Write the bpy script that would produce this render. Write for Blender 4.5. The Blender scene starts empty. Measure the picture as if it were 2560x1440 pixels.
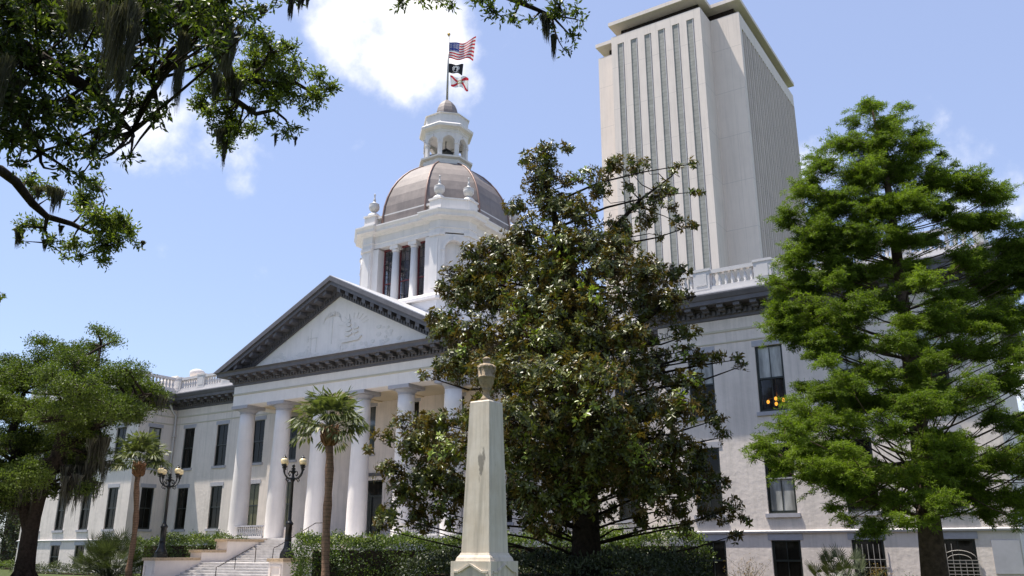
import bpy, math, random
import numpy as np
from mathutils import Matrix, Vector
random.seed(7)
rng = np.random.default_rng(7)
scn = bpy.context.scene
COL = scn.collection

# ------------------------------------------------------------------ camera
FPX, YAW, PITCH, ROLL = 2123.4, -0.5758, 0.3025, 0.0008
CAM = np.array([43.43, -44.41, -0.994])
def cam_rows():
    cy, sy, cp, sp = math.cos(YAW), math.sin(YAW), math.cos(PITCH), math.sin(PITCH)
    f = np.array([sy*cp, cy*cp, sp]); r = np.array([cy, -sy, 0.0]); u = np.cross(r, f)
    c, s = math.cos(ROLL), math.sin(ROLL)
    return c*r+s*u, -s*r+c*u, f
CR, CU, CF = cam_rows()
cd = bpy.data.cameras.new('camera'); co = bpy.data.objects.new('camera', cd); COL.objects.link(co)
cd.sensor_width = 36.0; cd.lens = 36.0*FPX/2560.0; cd.clip_start = 0.1; cd.clip_end = 5000
co.matrix_world = Matrix(((CR[0], CU[0], -CF[0], CAM[0]), (CR[1], CU[1], -CF[1], CAM[1]), (CR[2], CU[2], -CF[2], CAM[2]), (0, 0, 0, 1)))
scn.camera = co

# ------------------------------------------------------------------ light, sky
SUN = Vector((-0.305, -0.150, 1.0)).normalized()          # towards the sun
sl = bpy.data.lights.new('sun', 'SUN'); so = bpy.data.objects.new('sun', sl); COL.objects.link(so)
sl.energy = 5.0; sl.angle = math.radians(0.53); sl.color = (1.0, 0.94, 0.85)
so.rotation_euler = SUN.to_track_quat('Z', 'Y').to_euler()
so.location = (0, 0, 150)
scn.view_settings.view_transform = 'Standard'; scn.view_settings.look = 'None'
scn.view_settings.gamma = 1.0; scn.view_settings.exposure = 0.74; scn.view_settings.use_curve_mapping = False

def build_world():
    w = bpy.data.worlds.new('World'); scn.world = w; w.use_nodes = True
    nt = w.node_tree; N = nt.nodes; L = nt.links; N.clear()
    out = N.new('ShaderNodeOutputWorld'); bg = N.new('ShaderNodeBackground')
    sky = N.new('ShaderNodeTexSky'); sky.sky_type = 'NISHITA'; sky.sun_disc = False
    sky.sun_elevation = math.asin(SUN.z); sky.sun_rotation = math.atan2(SUN.x, SUN.y) % (2*math.pi)
    sky.altitude = 60; sky.air_density = 1.0; sky.dust_density = 0.4; sky.ozone_density = 2.2
    bg.inputs['Strength'].default_value = 0.094
    tc = N.new('ShaderNodeTexCoord')
    # cumulus: soft caps round fixed sky directions, broken up by noise
    clouds = [((950, 40), 5.0, 1.0), ((860, 15), 3.6, .95), ((1030, 130), 4.2, 1.0), ((1000, 80), 4.8, 1.0), ((1080, 200), 2.6, .75), ((1150, 225), 2.0, .6), ((900, 110), 3.0, .7),
              ((400, 345), 3.4, .66), ((500, 350), 3.6, .56), ((590, 385), 2.8, .5), ((2320, 292), 1.5, .42), ((2030, 400), 2.2, .5),
              ((2400, 440), 3.0, .5), ((2500, 470), 2.6, .45), ((2000, 420), 1.8, .45), ((2560, 920), 3.4, .8)]
    acc = None
    for (u, v), rad, amp in clouds:
        d = CF*FPX + CR*(u-1280) + CU*(720-v); d = d/np.linalg.norm(d)
        dp = N.new('ShaderNodeVectorMath'); dp.operation = 'DOT_PRODUCT'; dp.inputs[1].default_value = tuple(d)
        L.new(tc.outputs['Generated'], dp.inputs[0])
        mr = N.new('ShaderNodeMapRange'); mr.interpolation_type = 'SMOOTHSTEP'
        mr.inputs['From Min'].default_value = math.cos(math.radians(rad*1.25)); mr.inputs['From Max'].default_value = math.cos(math.radians(rad*.25))
        mr.inputs['To Max'].default_value = amp
        L.new(dp.outputs['Value'], mr.inputs['Value'])
        if acc is None: acc = mr.outputs['Result']
        else:
            mx = N.new('ShaderNodeMath'); mx.operation = 'MAXIMUM'
            L.new(acc, mx.inputs[0]); L.new(mr.outputs['Result'], mx.inputs[1]); acc = mx.outputs[0]
    nz = N.new('ShaderNodeTexNoise'); nz.inputs['Scale'].default_value = 17; nz.inputs['Detail'].default_value = 7; nz.inputs['Roughness'].default_value = .58
    L.new(tc.outputs['Generated'], nz.inputs['Vector'])
    sb = N.new('ShaderNodeMath'); sb.operation = 'MULTIPLY_ADD'; sb.inputs[1].default_value = 1.6; sb.inputs[2].default_value = -1.02
    L.new(nz.outputs['Fac'], sb.inputs[0])
    ad = N.new('ShaderNodeMath'); ad.operation = 'ADD'; L.new(acc, ad.inputs[0]); L.new(sb.outputs[0], ad.inputs[1])
    ms = N.new('ShaderNodeMapRange'); ms.interpolation_type = 'SMOOTHSTEP'
    ms.inputs['From Min'].default_value = .05; ms.inputs['From Max'].default_value = .92
    L.new(ad.outputs[0], ms.inputs['Value'])
    # a thin milky veil over the whole sky, more towards the horizon
    mix = N.new('ShaderNodeMix'); mix.data_type = 'RGBA'
    veil = N.new('ShaderNodeMix'); veil.data_type = 'RGBA'; veil.inputs['Factor'].default_value = .30
    L.new(sky.outputs[0], veil.inputs[6]); veil.inputs[7].default_value = (5.9, 6.7, 10.2, 1)
    L.new(ms.outputs['Result'], mix.inputs['Factor']); L.new(veil.outputs[2], mix.inputs[6])
    mix.inputs[7].default_value = (8.6, 8.5, 8.5, 1)
    L.new(mix.outputs[2], bg.inputs['Color']); L.new(bg.outputs[0], out.inputs[0])
build_world()

# ------------------------------------------------------------------ placement helpers
FH = np.array([CF[0], CF[1], 0.0]); FH /= np.linalg.norm(FH)
GZ = -2.65
def ray(u, v): return CF + CR*((u-1280)/FPX) + CU*((720-v)/FPX)
def at(u, v, d): return CAM + ray(u, v)*d                       # point at distance d along the view axis
def atv(u, v, base, dd=0.0):                                    # point in the upright plane through base, dd metres behind it
    r = ray(u, v); p = np.array(base)+FH*dd; t = ((p-CAM)@FH)/(r@FH); return CAM + r*t
def mpp(base): return ((np.array(base)-CAM)@FH)/FPX/math.cos(PITCH)

# ------------------------------------------------------------------ materials
def mat(name, col, rough=.6, metal=0.0, spec=.5, noise=0.0, nscale=3.0, bump=0.0, bscale=20.0, col2=None, extra=None):
    m = bpy.data.materials.new(name); m.use_nodes = True
    nt = m.node_tree; b = nt.nodes['Principled BSDF']
    b.inputs['Roughness'].default_value = rough; b.inputs['Metallic'].default_value = metal
    b.inputs['Specular IOR Level'].default_value = spec
    b.inputs['Base Color'].default_value = (*col, 1)
    geo = nt.nodes.new('ShaderNodeNewGeometry')
    if noise or col2:
        n = nt.nodes.new('ShaderNodeTexNoise'); n.inputs['Scale'].default_value = nscale; n.inputs['Detail'].default_value = 6; n.inputs['Roughness'].default_value = .62
        nt.links.new(geo.outputs['Position'], n.inputs['Vector'])
        r = nt.nodes.new('ShaderNodeValToRGB')
        c2 = col2 if col2 else tuple(c*(1-noise) for c in col)
        r.color_ramp.elements[0].color = (*c2, 1); r.color_ramp.elements[0].position = .32
        r.color_ramp.elements[1].color = (*col, 1); r.color_ramp.elements[1].position = .62
        nt.links.new(n.outputs['Fac'], r.inputs['Fac']); nt.links.new(r.outputs['Color'], b.inputs['Base Color'])
    if bump:
        n2 = nt.nodes.new('ShaderNodeTexNoise'); n2.inputs['Scale'].default_value = bscale; n2.inputs['Detail'].default_value = 4
        nt.links.new(geo.outputs['Position'], n2.inputs['Vector'])
        bp = nt.nodes.new('ShaderNodeBump'); bp.inputs['Strength'].default_value = bump; bp.inputs['Distance'].default_value = .05
        nt.links.new(n2.outputs['Fac'], bp.inputs['Height']); nt.links.new(bp.outputs['Normal'], b.inputs['Normal'])
    if extra: extra(m, nt, b, geo)
    return m
def lines_extra(specs, dark, mixcol):
    # joints: specs = list of (axis, period, width, offset); blends towards mixcol in the joints
    def f(m, nt, b, geo):
        sp = nt.nodes.new('ShaderNodeSeparateXYZ'); nt.links.new(geo.outputs['Position'], sp.inputs[0])
        acc = None
        for ax, per, wid, off in specs:
            a = nt.nodes.new('ShaderNodeMath'); a.operation = 'ADD'; a.inputs[1].default_value = off+1000*per; nt.links.new(sp.outputs[ax], a.inputs[0])
            mo = nt.nodes.new('ShaderNodeMath'); mo.operation = 'MODULO'; mo.inputs[1].default_value = per; nt.links.new(a.outputs[0], mo.inputs[0])
            lt = nt.nodes.new('ShaderNodeMath'); lt.operation = 'LESS_THAN'; lt.inputs[1].default_value = wid; nt.links.new(mo.outputs[0], lt.inputs[0])
            if acc is None: acc = lt.outputs[0]
            else:
                mx = nt.nodes.new('ShaderNodeMath'); mx.operation = 'MAXIMUM'; nt.links.new(acc, mx.inputs[0]); nt.links.new(lt.outputs[0], mx.inputs[1]); acc = mx.outputs[0]
        sc = nt.nodes.new('ShaderNodeMath'); sc.operation = 'MULTIPLY'; sc.inputs[1].default_value = dark; nt.links.new(acc, sc.inputs[0])
        mix = nt.nodes.new('ShaderNodeMix'); mix.data_type = 'RGBA'
        src = b.inputs['Base Color'].links[0].from_socket if b.inputs['Base Color'].links else None
        if src: nt.links.new(src, mix.inputs[6])
        else: mix.inputs[6].default_value = b.inputs['Base Color'].default_value
        mix.inputs[7].default_value = (*mixcol, 1)
        nt.links.new(sc.outputs[0], mix.inputs['Factor']); nt.links.new(mix.outputs[2], b.inputs['Base Color'])
    return f
def streak_extra(amount, col, sc=1.0):
    # rain streaks: noise stretched upright
    def f(m, nt, b, geo):
        mp = nt.nodes.new('ShaderNodeMapping'); mp.inputs['Scale'].default_value = (1.6*sc, 1.6*sc, .09*sc)
        nt.links.new(geo.outputs['Position'], mp.inputs['Vector'])
        n = nt.nodes.new('ShaderNodeTexNoise'); n.inputs['Scale'].default_value = 1.4; n.inputs['Detail'].default_value = 6; n.inputs['Roughness'].default_value = .65
        nt.links.new(mp.outputs[0], n.inputs['Vector'])
        r = nt.nodes.new('ShaderNodeMapRange'); r.inputs['From Min'].default_value = .50; r.inputs['From Max'].default_value = .78; r.inputs['To Max'].default_value = amount
        nt.links.new(n.outputs['Fac'], r.inputs['Value'])
        mix = nt.nodes.new('ShaderNodeMix'); mix.data_type = 'RGBA'
        src = b.inputs['Base Color'].links[0].from_socket if b.inputs['Base Color'].links else None
        if src: nt.links.new(src, mix.inputs[6])
        else: mix.inputs[6].default_value = b.inputs['Base Color'].default_value
        mix.inputs[7].default_value = (*col, 1)
        nt.links.new(r.outputs['Result'], mix.inputs['Factor']); nt.links.new(mix.outputs[2], b.inputs['Base Color'])
    return f
def both(*fs):
    def f(m, nt, b, geo):
        for g in fs: g(m, nt, b, geo)
    return f
M = {}
M['stucco'] = mat('stucco_white', (.80, .71, .64), .75, spec=.25, noise=.12, nscale=.8, bump=.3, bscale=4, extra=both(streak_extra(.6, (.46, .42, .37)), streak_extra(.45, (.53, .48, .42), 3.2)))
M['column'] = mat('column_white', (.85, .795, .755), .65, spec=.3, noise=.07, nscale=1.2, bump=.12, bscale=5, extra=both(streak_extra(.28, (.56, .53, .49)), streak_extra(.2, (.56, .53, .49), 3)))
M['trimwhite'] = mat('trim_white', (.58, .555, .545), .6, noise=.08, nscale=4, extra=streak_extra(.3, (.55, .54, .52)))
M['ashlar'] = mat('ashlar_white', (.70, .69, .70), .7, noise=.06, nscale=1.4, extra=lines_extra([(2, .9, .04, .1)], .8, (.42, .42, .44)))
M['drum'] = mat('drum_white', (.73, .69, .665), .6, noise=.07, nscale=1.2, bump=.1, bscale=5, extra=both(streak_extra(.4, (.48, .47, .46)), streak_extra(.3, (.5, .48, .46), 3)))
M['greytrim'] = mat('grey_painted_cornice', (.122, .115, .126), .55, noise=.25, nscale=2)
M['lintel'] = mat('lintel_grey', (.43, .42, .45), .7, noise=.12, nscale=4)
M['beige'] = mat('soffit_beige', (.66, .55, .38), .75, noise=.06, nscale=1)
M['frame'] = mat('window_frame_dark', (.022, .026, .022), .4)
M['redframe'] = mat('window_frame_red', (.15, .035, .04), .45)
M['copper'] = mat('aged_copper', (.205, .170, .155), .55, metal=.08, noise=.0, nscale=.7, col2=(.140, .118, .110), bump=.12, bscale=3,
                  extra=both(lines_extra([(2, .62, .05, .0)], .22, (.12, .09, .08)), streak_extra(.3, (.36, .30, .27))))
M['roofgrey'] = mat('roof_grey', (.42, .39, .35), .7, noise=.2, nscale=3)
M['roofmetal'] = mat('roof_edge_metal', (.55, .54, .55), .45, metal=.2, noise=.15)
M['concrete'] = mat('tower_concrete', (.80, .70, .63), .8, spec=.2, noise=.06, nscale=.35,
                    extra=both(lines_extra([(2, 7.3, .09, 1.0), (0, 3.79, .04, 1.2)], .5, (.48, .43, .40)), streak_extra(.45, (.52, .46, .42)), streak_extra(.25, (.5, .45, .41), .3)))
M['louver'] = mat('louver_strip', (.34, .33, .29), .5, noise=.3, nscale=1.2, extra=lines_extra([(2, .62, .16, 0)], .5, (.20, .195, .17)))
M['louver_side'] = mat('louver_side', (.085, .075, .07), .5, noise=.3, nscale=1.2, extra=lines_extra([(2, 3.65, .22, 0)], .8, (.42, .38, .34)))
M['towerglass'] = mat('tower_glass', (.022, .016, .018), .15)
M['sandcap'] = mat('sandstone_cap', (.46, .34, .22), .85, noise=.35, nscale=9, bump=.5, bscale=14)
M['cheek'] = mat('cheek_wall_white', (.72, .64, .58), .75, noise=.07, nscale=1.5, bump=.15, bscale=6, extra=streak_extra(.35, (.5, .44, .38)))
M['step'] = mat('step_stone', (.58, .55, .53), .75, noise=.28, nscale=2.2, bump=.2, bscale=12)
M['blackiron'] = mat('black_iron', (.007, .007, .007), .3, spec=.35)
M['rail'] = mat('handrail_bronze', (.05, .042, .036), .35, metal=.4)
M['globe'] = mat('lamp_globe_cream', (.80, .64, .36), .25)
M['steel'] = mat('pole_steel', (.36, .35, .33), .4, metal=.3)
M['gold'] = mat('gilt_ball', (.62, .42, .14), .3, metal=.7)
def stain_extra(x0, y0, zlo, zhi):
    def f(m, nt, b, geo):
        N_ = nt.nodes; L_ = nt.links; sp = N_.new('ShaderNodeSeparateXYZ'); L_.new(geo.outputs['Position'], sp.inputs[0])
        n = N_.new('ShaderNodeTexNoise'); n.inputs['Scale'].default_value = 11; n.inputs['Detail'].default_value = 5; mp = N_.new('ShaderNodeMapping'); mp.inputs['Scale'].default_value = (1.2, 1.2, .45); L_.new(geo.outputs['Position'], mp.inputs[0]); L_.new(mp.outputs[0], n.inputs['Vector'])
        def bell(sock, c, w):
            a = N_.new('ShaderNodeMath'); a.operation = 'SUBTRACT'; a.inputs[1].default_value = c; L_.new(sock, a.inputs[0])
            q = N_.new('ShaderNodeMath'); q.operation = 'ABSOLUTE'; L_.new(a.outputs[0], q.inputs[0])
            r = N_.new('ShaderNodeMapRange'); r.interpolation_type = 'SMOOTHSTEP'; r.inputs['From Min'].default_value = w; r.inputs['From Max'].default_value = 0; L_.new(q.outputs[0], r.inputs['Value']); return r.outputs['Result']
        bx, bz = bell(sp.outputs[0], x0, .16), bell(sp.outputs[2], (zlo+zhi)/2, (zhi-zlo)*.62); by = bell(sp.outputs[1], y0, .25)
        acc = None
        for k in (bx, bz, by):
            if acc is None: acc = k
            else:
                mm = N_.new('ShaderNodeMath'); mm.operation = 'MULTIPLY'; L_.new(acc, mm.inputs[0]); L_.new(k, mm.inputs[1]); acc = mm.outputs[0]
        ad = N_.new('ShaderNodeMath'); ad.operation = 'MULTIPLY_ADD'; ad.inputs[1].default_value = .38; L_.new(acc, ad.inputs[0]); L_.new(n.outputs['Fac'], ad.inputs[2])
        r = N_.new('ShaderNodeMapRange'); r.inputs['From Min'].default_value = .74; r.inputs['From Max'].default_value = .86; r.inputs['To Max'].default_value = .75; L_.new(ad.outputs[0], r.inputs['Value'])
        mix = N_.new('ShaderNodeMix'); mix.data_type = 'RGBA'; L_.new(b.inputs['Base Color'].links[0].from_socket, mix.inputs[6]); mix.inputs[7].default_value = (.13, .115, .095, 1)
        L_.new(r.outputs['Result'], mix.inputs['Factor']); L_.new(mix.outputs[2], b.inputs['Base Color'])
    return f
M['marble'] = mat('monument_marble', (.69, .615, .52), .72, noise=.0, nscale=1.6, col2=(.60, .51, .40), bump=.06, bscale=9, extra=both(streak_extra(.75, (.26, .23, .19), 2.6), streak_extra(.55, (.40, .35, .28), 9), stain_extra(33.42, -30.12, .2, 1.35)))
M['urnstone'] = mat('urn_stone', (.38, .29, .19), .85, noise=.4, nscale=14, bump=.5, bscale=40)
M['plaque'] = mat('plaque_grey', (.42, .42, .45), .6, noise=.12, nscale=2.5)
M['grille'] = mat('grille_painted', (.40, .37, .33), .5)
M['bark'] = mat('bark_dark', (.040, .030, .023), .95, spec=.1, noise=.55, nscale=7, bump=.9, bscale=16)
M['barkgrey'] = mat('bark_grey', (.15, .125, .10), .95, spec=.1, noise=.5, nscale=6, bump=.9, bscale=14)
M['barkred'] = mat('bark_redbrown', (.12, .085, .06), .95, spec=.1, noise=.5, nscale=6, bump=.8, bscale=18)
M['palmtrunk'] = mat('palm_trunk', (.33, .20, .13), .95, spec=.1, noise=.4, nscale=8, bump=.8, bscale=22, extra=lines_extra([(2, .16, .03, 0)], .5, (.08, .05, .035)))
M['boot'] = mat('palm_boot', (.30, .165, .09), .95, spec=.1, noise=.5, nscale=10)
M['grass'] = mat('lawn_grass', (.07, .09, .03), .9, spec=.1, noise=.45, nscale=3, bump=.5, bscale=30)
M['paving'] = mat('paving_concrete', (.55, .50, .44), .85, noise=.2, nscale=1.5, extra=lines_extra([(0, 1.5, .02, 0), (1, 1.5, .02, 0)], .5, (.2, .18, .16)))
M['soil'] = mat('mulch_soil', (.06, .042, .03), .95, spec=.1, noise=.5, nscale=9, bump=.7, bscale=20)
M['innerdark'] = mat('room_dark', (.02, .02, .022), .8)

def pane_mat(name, col, rough, spec, top=None, transp=0.0):
    m = bpy.data.materials.new(name); m.use_nodes = True; nt = m.node_tree; b = nt.nodes['Principled BSDF']
    b.inputs['Roughness'].default_value = rough; b.inputs['Specular IOR Level'].default_value = spec
    geo = nt.nodes.new('ShaderNodeNewGeometry')
    n = nt.nodes.new('ShaderNodeTexNoise'); n.inputs['Scale'].default_value = 1.3; n.inputs['Detail'].default_value = 4
    mpg = nt.nodes.new('ShaderNodeMapping'); mpg.inputs['Scale'].default_value = (2.2, 1, .45); nt.links.new(geo.outputs['Position'], mpg.inputs['Vector']); nt.links.new(mpg.outputs[0], n.inputs['Vector'])
    r = nt.nodes.new('ShaderNodeValToRGB'); r.color_ramp.elements[0].color = (*[c*.4 for c in col], 1); r.color_ramp.elements[1].color = (*col, 1)
    r.color_ramp.elements[0].position = .35; r.color_ramp.elements[1].position = .65
    nt.links.new(n.outputs['Fac'], r.inputs['Fac']); nt.links.new(r.outputs['Color'], b.inputs['Base Color'])
    bp = nt.nodes.new('ShaderNodeBump'); bp.inputs['Strength'].default_value = .03; bp.inputs['Distance'].default_value = .05   # slightly wavy old glass
    nt.links.new(n.outputs['Fac'], bp.inputs['Height']); nt.links.new(bp.outputs['Normal'], b.inputs['Normal'])
    if transp:
        t = nt.nodes.new('ShaderNodeBsdfTransparent'); mx = nt.nodes.new('ShaderNodeMixShader'); mx.inputs[0].default_value = transp
        o = nt.nodes['Material Output']
        nt.links.new(b.outputs[0], mx.inputs[1]); nt.links.new(t.outputs[0], mx.inputs[2]); nt.links.new(mx.outputs[0], o.inputs[0])
    return m
M['pane'] = pane_mat('window_glass_dark', (.022, .020, .016), .06, .18)
M['pane_green'] = pane_mat('window_glass_blind_green', (.13, .125, .06), .12, .3)
M['pane_grey'] = pane_mat('window_glass_blind_grey', (.50, .50, .47), .08, .4)
M['pane_sky'] = pane_mat('window_glass_reflecting', (.10, .12, .14), .05, .9)
M['pane_clear'] = pane_mat('window_glass_clear', (.06, .06, .07), .04, .7, transp=.62)
M['pane_drum'] = pane_mat('drum_glass', (.10, .10, .13), .05, .5, transp=.66)
def emis(name, col, s):
    m = bpy.data.materials.new(name); m.use_nodes = True; nt = m.node_tree; nt.nodes.remove(nt.nodes['Principled BSDF'])
    e = nt.nodes.new('ShaderNodeEmission'); e.inputs[0].default_value = (*col, 1); e.inputs[1].default_value = s
    nt.links.new(e.outputs[0], nt.nodes['Material Output'].inputs[0]); return m
M['warmlamp'] = emis('lamp_glow_warm', (1.0, .42, .05), 2.2)

def leaf_mat(name, c_dark, c_light, back=None, rough=.5, spec=.4, trans=.35, accent=None):
    """leaf colour varies per leaf through the attribute 'tint' (0..1); above .93 it takes the accent colour"""
    m = bpy.data.materials.new(name); m.use_nodes = True; nt = m.node_tree; b = nt.nodes['Principled BSDF']; L = nt.links
    at_ = nt.nodes.new('ShaderNodeAttribute'); at_.attribute_name = 'tint'
    r = nt.nodes.new('ShaderNodeValToRGB'); e = r.color_ramp.elements
    e[0].color = (*c_dark, 1); e[0].position = 0; e[1].color = (*c_light, 1); e[1].position = .9
    if accent:
        x = r.color_ramp.elements.new(.95); x.color = (*accent, 1)
    L.new(at_.outputs['Fac'], r.inputs['Fac'])
    col = r.outputs['Color']
    if back:
        geo = nt.nodes.new('ShaderNodeNewGeometry'); mx = nt.nodes.new('ShaderNodeMix'); mx.data_type = 'RGBA'
        L.new(geo.outputs['Backfacing'], mx.inputs['Factor']); L.new(col, mx.inputs[6]); mx.inputs[7].default_value = (*back, 1); col = mx.outputs[2]
    L.new(col, b.inputs['Base Color']); b.inputs['Roughness'].default_value = rough; b.inputs['Specular IOR Level'].default_value = spec
    t = nt.nodes.new('ShaderNodeBsdfTranslucent'); sc = nt.nodes.new('ShaderNodeMix'); sc.data_type = 'RGBA'; sc.blend_type = 'MULTIPLY'; sc.inputs['Factor'].default_value = 1
    L.new(col, sc.inputs[6]); sc.inputs[7].default_value = (1.7, 1.9, .7, 1); L.new(sc.outputs[2], t.inputs['Color'])
    ms = nt.nodes.new('ShaderNodeMixShader'); ms.inputs[0].default_value = trans
    L.new(b.outputs[0], ms.inputs[1]); L.new(t.outputs[0], ms.inputs[2]); L.new(ms.outputs[0], nt.nodes['Material Output'].inputs[0])
    return m
M['leaf_mag'] = leaf_mat('magnolia_leaf', (.032, .042, .009), (.150, .158, .034), back=(.14, .095, .030), rough=.38, spec=.38, trans=.18, accent=(.25, .32, .05))
M['leaf_cyp'] = leaf_mat('cypress_leaf', (.052, .084, .010), (.178, .240, .026), rough=.6, spec=.2, trans=.38)
M['leaf_oak'] = leaf_mat('oak_leaf', (.022, .036, .009), (.120, .150, .026), rough=.45, spec=.35, trans=.35, accent=(.16, .19, .04))
M['leaf_oakfar'] = leaf_mat('oak_leaf_far', (.026, .042, .007), (.110, .145, .020), rough=.55, spec=.25, trans=.3)
M['leaf_hedge'] = leaf_mat('hedge_leaf', (.030, .050, .012), (.105, .145, .030), rough=.45, spec=.4, trans=.3, accent=(.20, .24, .05))
M['leaf_palm'] = leaf_mat('palm_leaf', (.055, .070, .026), (.15, .165, .070), rough=.5, spec=.28, trans=.25, accent=(.32, .28, .15))
M['leaf_dark'] = leaf_mat('palmetto_leaf', (.028, .038, .018), (.085, .100, .050), rough=.5, spec=.35, trans=.2)
M['leaf_orange'] = leaf_mat('shrub_leaf_orange', (.10, .10, .03), (.30, .17, .05), rough=.6, spec=.2, trans=.3)
M['moss'] = leaf_mat('spanish_moss', (.045, .042, .033), (.12, .113, .09), rough=.95, spec=.05, trans=.2)
M['petal'] = mat('magnolia_petal', (.78, .72, .55), .6)

# ------------------------------------------------------------------ mesh builder
class MB:
    def __init__(s): s.v = []; s.f = []; s.m = []; s.mi = 0; s.smooth = []; s.sm = False
    def add(s, vs, fs):
        o = len(s.v); s.v.extend([tuple(map(float, p)) for p in vs])
        for f in fs: s.f.append(tuple(i+o for i in f)); s.m.append(s.mi); s.smooth.append(s.sm)
    def quad(s, a, b, c, d): s.add([a, b, c, d], [(0, 1, 2, 3)])
    def hexa(s, p):  # 8 points: bottom 4 ccw, top 4 ccw
        s.add(p, [(3, 2, 1, 0), (4, 5, 6, 7), (0, 1, 5, 4), (1, 2, 6, 5), (2, 3, 7, 6), (3, 0, 4, 7)])
    def box(s, x0, x1, y0, y1, z0, z1):
        s.hexa([(x0, y0, z0), (x1, y0, z0), (x1, y1, z0), (x0, y1, z0), (x0, y0, z1), (x1, y0, z1), (x1, y1, z1), (x0, y1, z1)])
    def mbox(s, mp, s0, s1, d0, d1, z0, z1):
        s.hexa([mp(s0, z0, d0), mp(s1, z0, d0), mp(s1, z0, d1), mp(s0, z0, d1), mp(s0, z1, d0), mp(s1, z1, d0), mp(s1, z1, d1), mp(s0, z1, d1)])
    def rings(s, rings, closed=True, cap0=False, cap1=False):
        n = len(rings[0]); o = len(s.v)
        for r in rings: s.v.extend([tuple(map(float, p)) for p in r])
        k = n if closed else n-1
        for i in range(len(rings)-1):
            for j in range(k):
                a = o+i*n+j; b = o+i*n+(j+1) % n
                s.f.append((a, b, b+n, a+n)); s.m.append(s.mi); s.smooth.append(s.sm)
        if cap0: s.f.append(tuple(o+j for j in range(n))[::-1]); s.m.append(s.mi); s.smooth.append(False)
        if cap1: s.f.append(tuple(o+(len(rings)-1)*n+j for j in range(n))); s.m.append(s.mi); s.smooth.append(False)
    def lathe(s, cx, cy, prof, n=24, cap0=True, cap1=True, smooth=True, rot=0.0):
        s.sm = smooth
        s.rings([[(cx+r*math.cos(rot+2*math.pi*j/n), cy+r*math.sin(rot+2*math.pi*j/n), z) for j in range(n)] for r, z in prof], True, cap0, cap1)
        s.sm = False
    def tube(s, pts, rad, n=6, cap=True):
        pts = [np.array(p, float) for p in pts]; R = []
        if np.isscalar(rad): rad = [rad]*len(pts)
        up = np.array([0.31, 0.22, 0.92])
        for i, p in enumerate(pts):
            t = pts[min(i+1, len(pts)-1)]-pts[max(i-1, 0)]; t = t/(np.linalg.norm(t)+1e-9)
            a = np.cross(t, up); la = np.linalg.norm(a)
            if la < 1e-3: a = np.cross(t, [1, 0, 0]); la = np.linalg.norm(a)
            a /= la; b = np.cross(t, a)
            R.append([p+rad[i]*(math.cos(2*math.pi*j/n)*a+math.sin(2*math.pi*j/n)*b) for j in range(n)])
        s.sm = True; s.rings(R, True, cap, cap); s.sm = False
    def prism(s, poly, z0, z1):
        n = len(poly); s.add([(x, y, z0) for x, y in poly]+[(x, y, z1) for x, y in poly],
            [tuple(range(n))[::-1], tuple(range(n, 2*n))]+[(i, (i+1) % n, (i+1) % n+n, i+n) for i in range(n)])
    def xzprism(s, poly, y0, y1):
        n = len(poly); s.add([(x, y0, z) for x, z in poly]+[(x, y1, z) for x, z in poly],
            [tuple(range(n)), tuple(range(n, 2*n))[::-1]]+[(i, i+n, (i+1) % n+n, (i+1) % n) for i in range(n)])
    def sphere(s, c, r, n=12, m=8, sz=1.0):
        s.sm = True
        s.rings([[(c[0]+r*math.sin(math.pi*max(i, .02)/m if i < m else math.pi*.998)*math.cos(2*math.pi*j/n), c[1]+r*math.sin(math.pi*max(i, .02)/m if i < m else math.pi*.998)*math.sin(2*math.pi*j/n),
                   c[2]-sz*r*math.cos(math.pi*i/m)) for j in range(n)] for i in range(m+1)], True, True, True); s.sm = False
    def build(s, name, mats, parent=None):
        me = bpy.data.meshes.new(name); me.from_pydata(s.v, [], s.f)
        if not isinstance(mats, (list, tuple)): mats = [mats]
        for m in mats: me.materials.append(m)
        me.polygons.foreach_set('material_index', s.m); me.polygons.foreach_set('use_smooth', s.smooth); me.update()
        return link(name, me, parent)
def link(name, me, parent=None):
    o = bpy.data.objects.new(name, me); COL.objects.link(o)
    if parent is not None:
        o.parent = parent; L = Vector((0, 0, 0)); p = parent
        while p is not None: L += p.location; p = p.parent
        o.matrix_parent_inverse = Matrix.Translation(-L) if parent.type == 'EMPTY' else Matrix.Identity(4)
    return o
def tag(o, label=None, cat=None, group=None, kind=None):
    if label: o['label'] = label
    if cat: o['category'] = cat
    if group: o['group'] = group
    if kind: o['kind'] = kind
    return o
def thing(name, label, cat, loc=(0, 0, 0), group=None):
    o = bpy.data.objects.new(name, None); COL.objects.link(o); o.location = tuple(float(c) for c in loc); o.empty_display_size = .5
    return tag(o, label, cat, group)
def copy_tree(o, parent=None):
    c = o.copy(); COL.objects.link(c)
    if parent is not None: c.parent = parent
    for ch in o.children: copy_tree(ch, c)
    return c
def np_mesh(name, verts, faces, mats, parent=None, tint=None, k=3):
    me = bpy.data.meshes.new(name); nv = len(verts); nf = len(faces)
    me.vertices.add(nv); me.vertices.foreach_set('co', np.ascontiguousarray(verts, np.float32).ravel())
    me.loops.add(nf*k); me.loops.foreach_set('vertex_index', np.ascontiguousarray(faces, np.int32).ravel())
    me.polygons.add(nf); me.polygons.foreach_set('loop_start', np.arange(nf, dtype=np.int32)*k)
    me.update(calc_edges=True)
    if tint is not None:
        a = me.attributes.new('tint', 'FLOAT', 'POINT'); a.data.foreach_set('value', np.ascontiguousarray(tint, np.float32))
    me.materials.append(mats)
    return link(name, me, parent)
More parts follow.
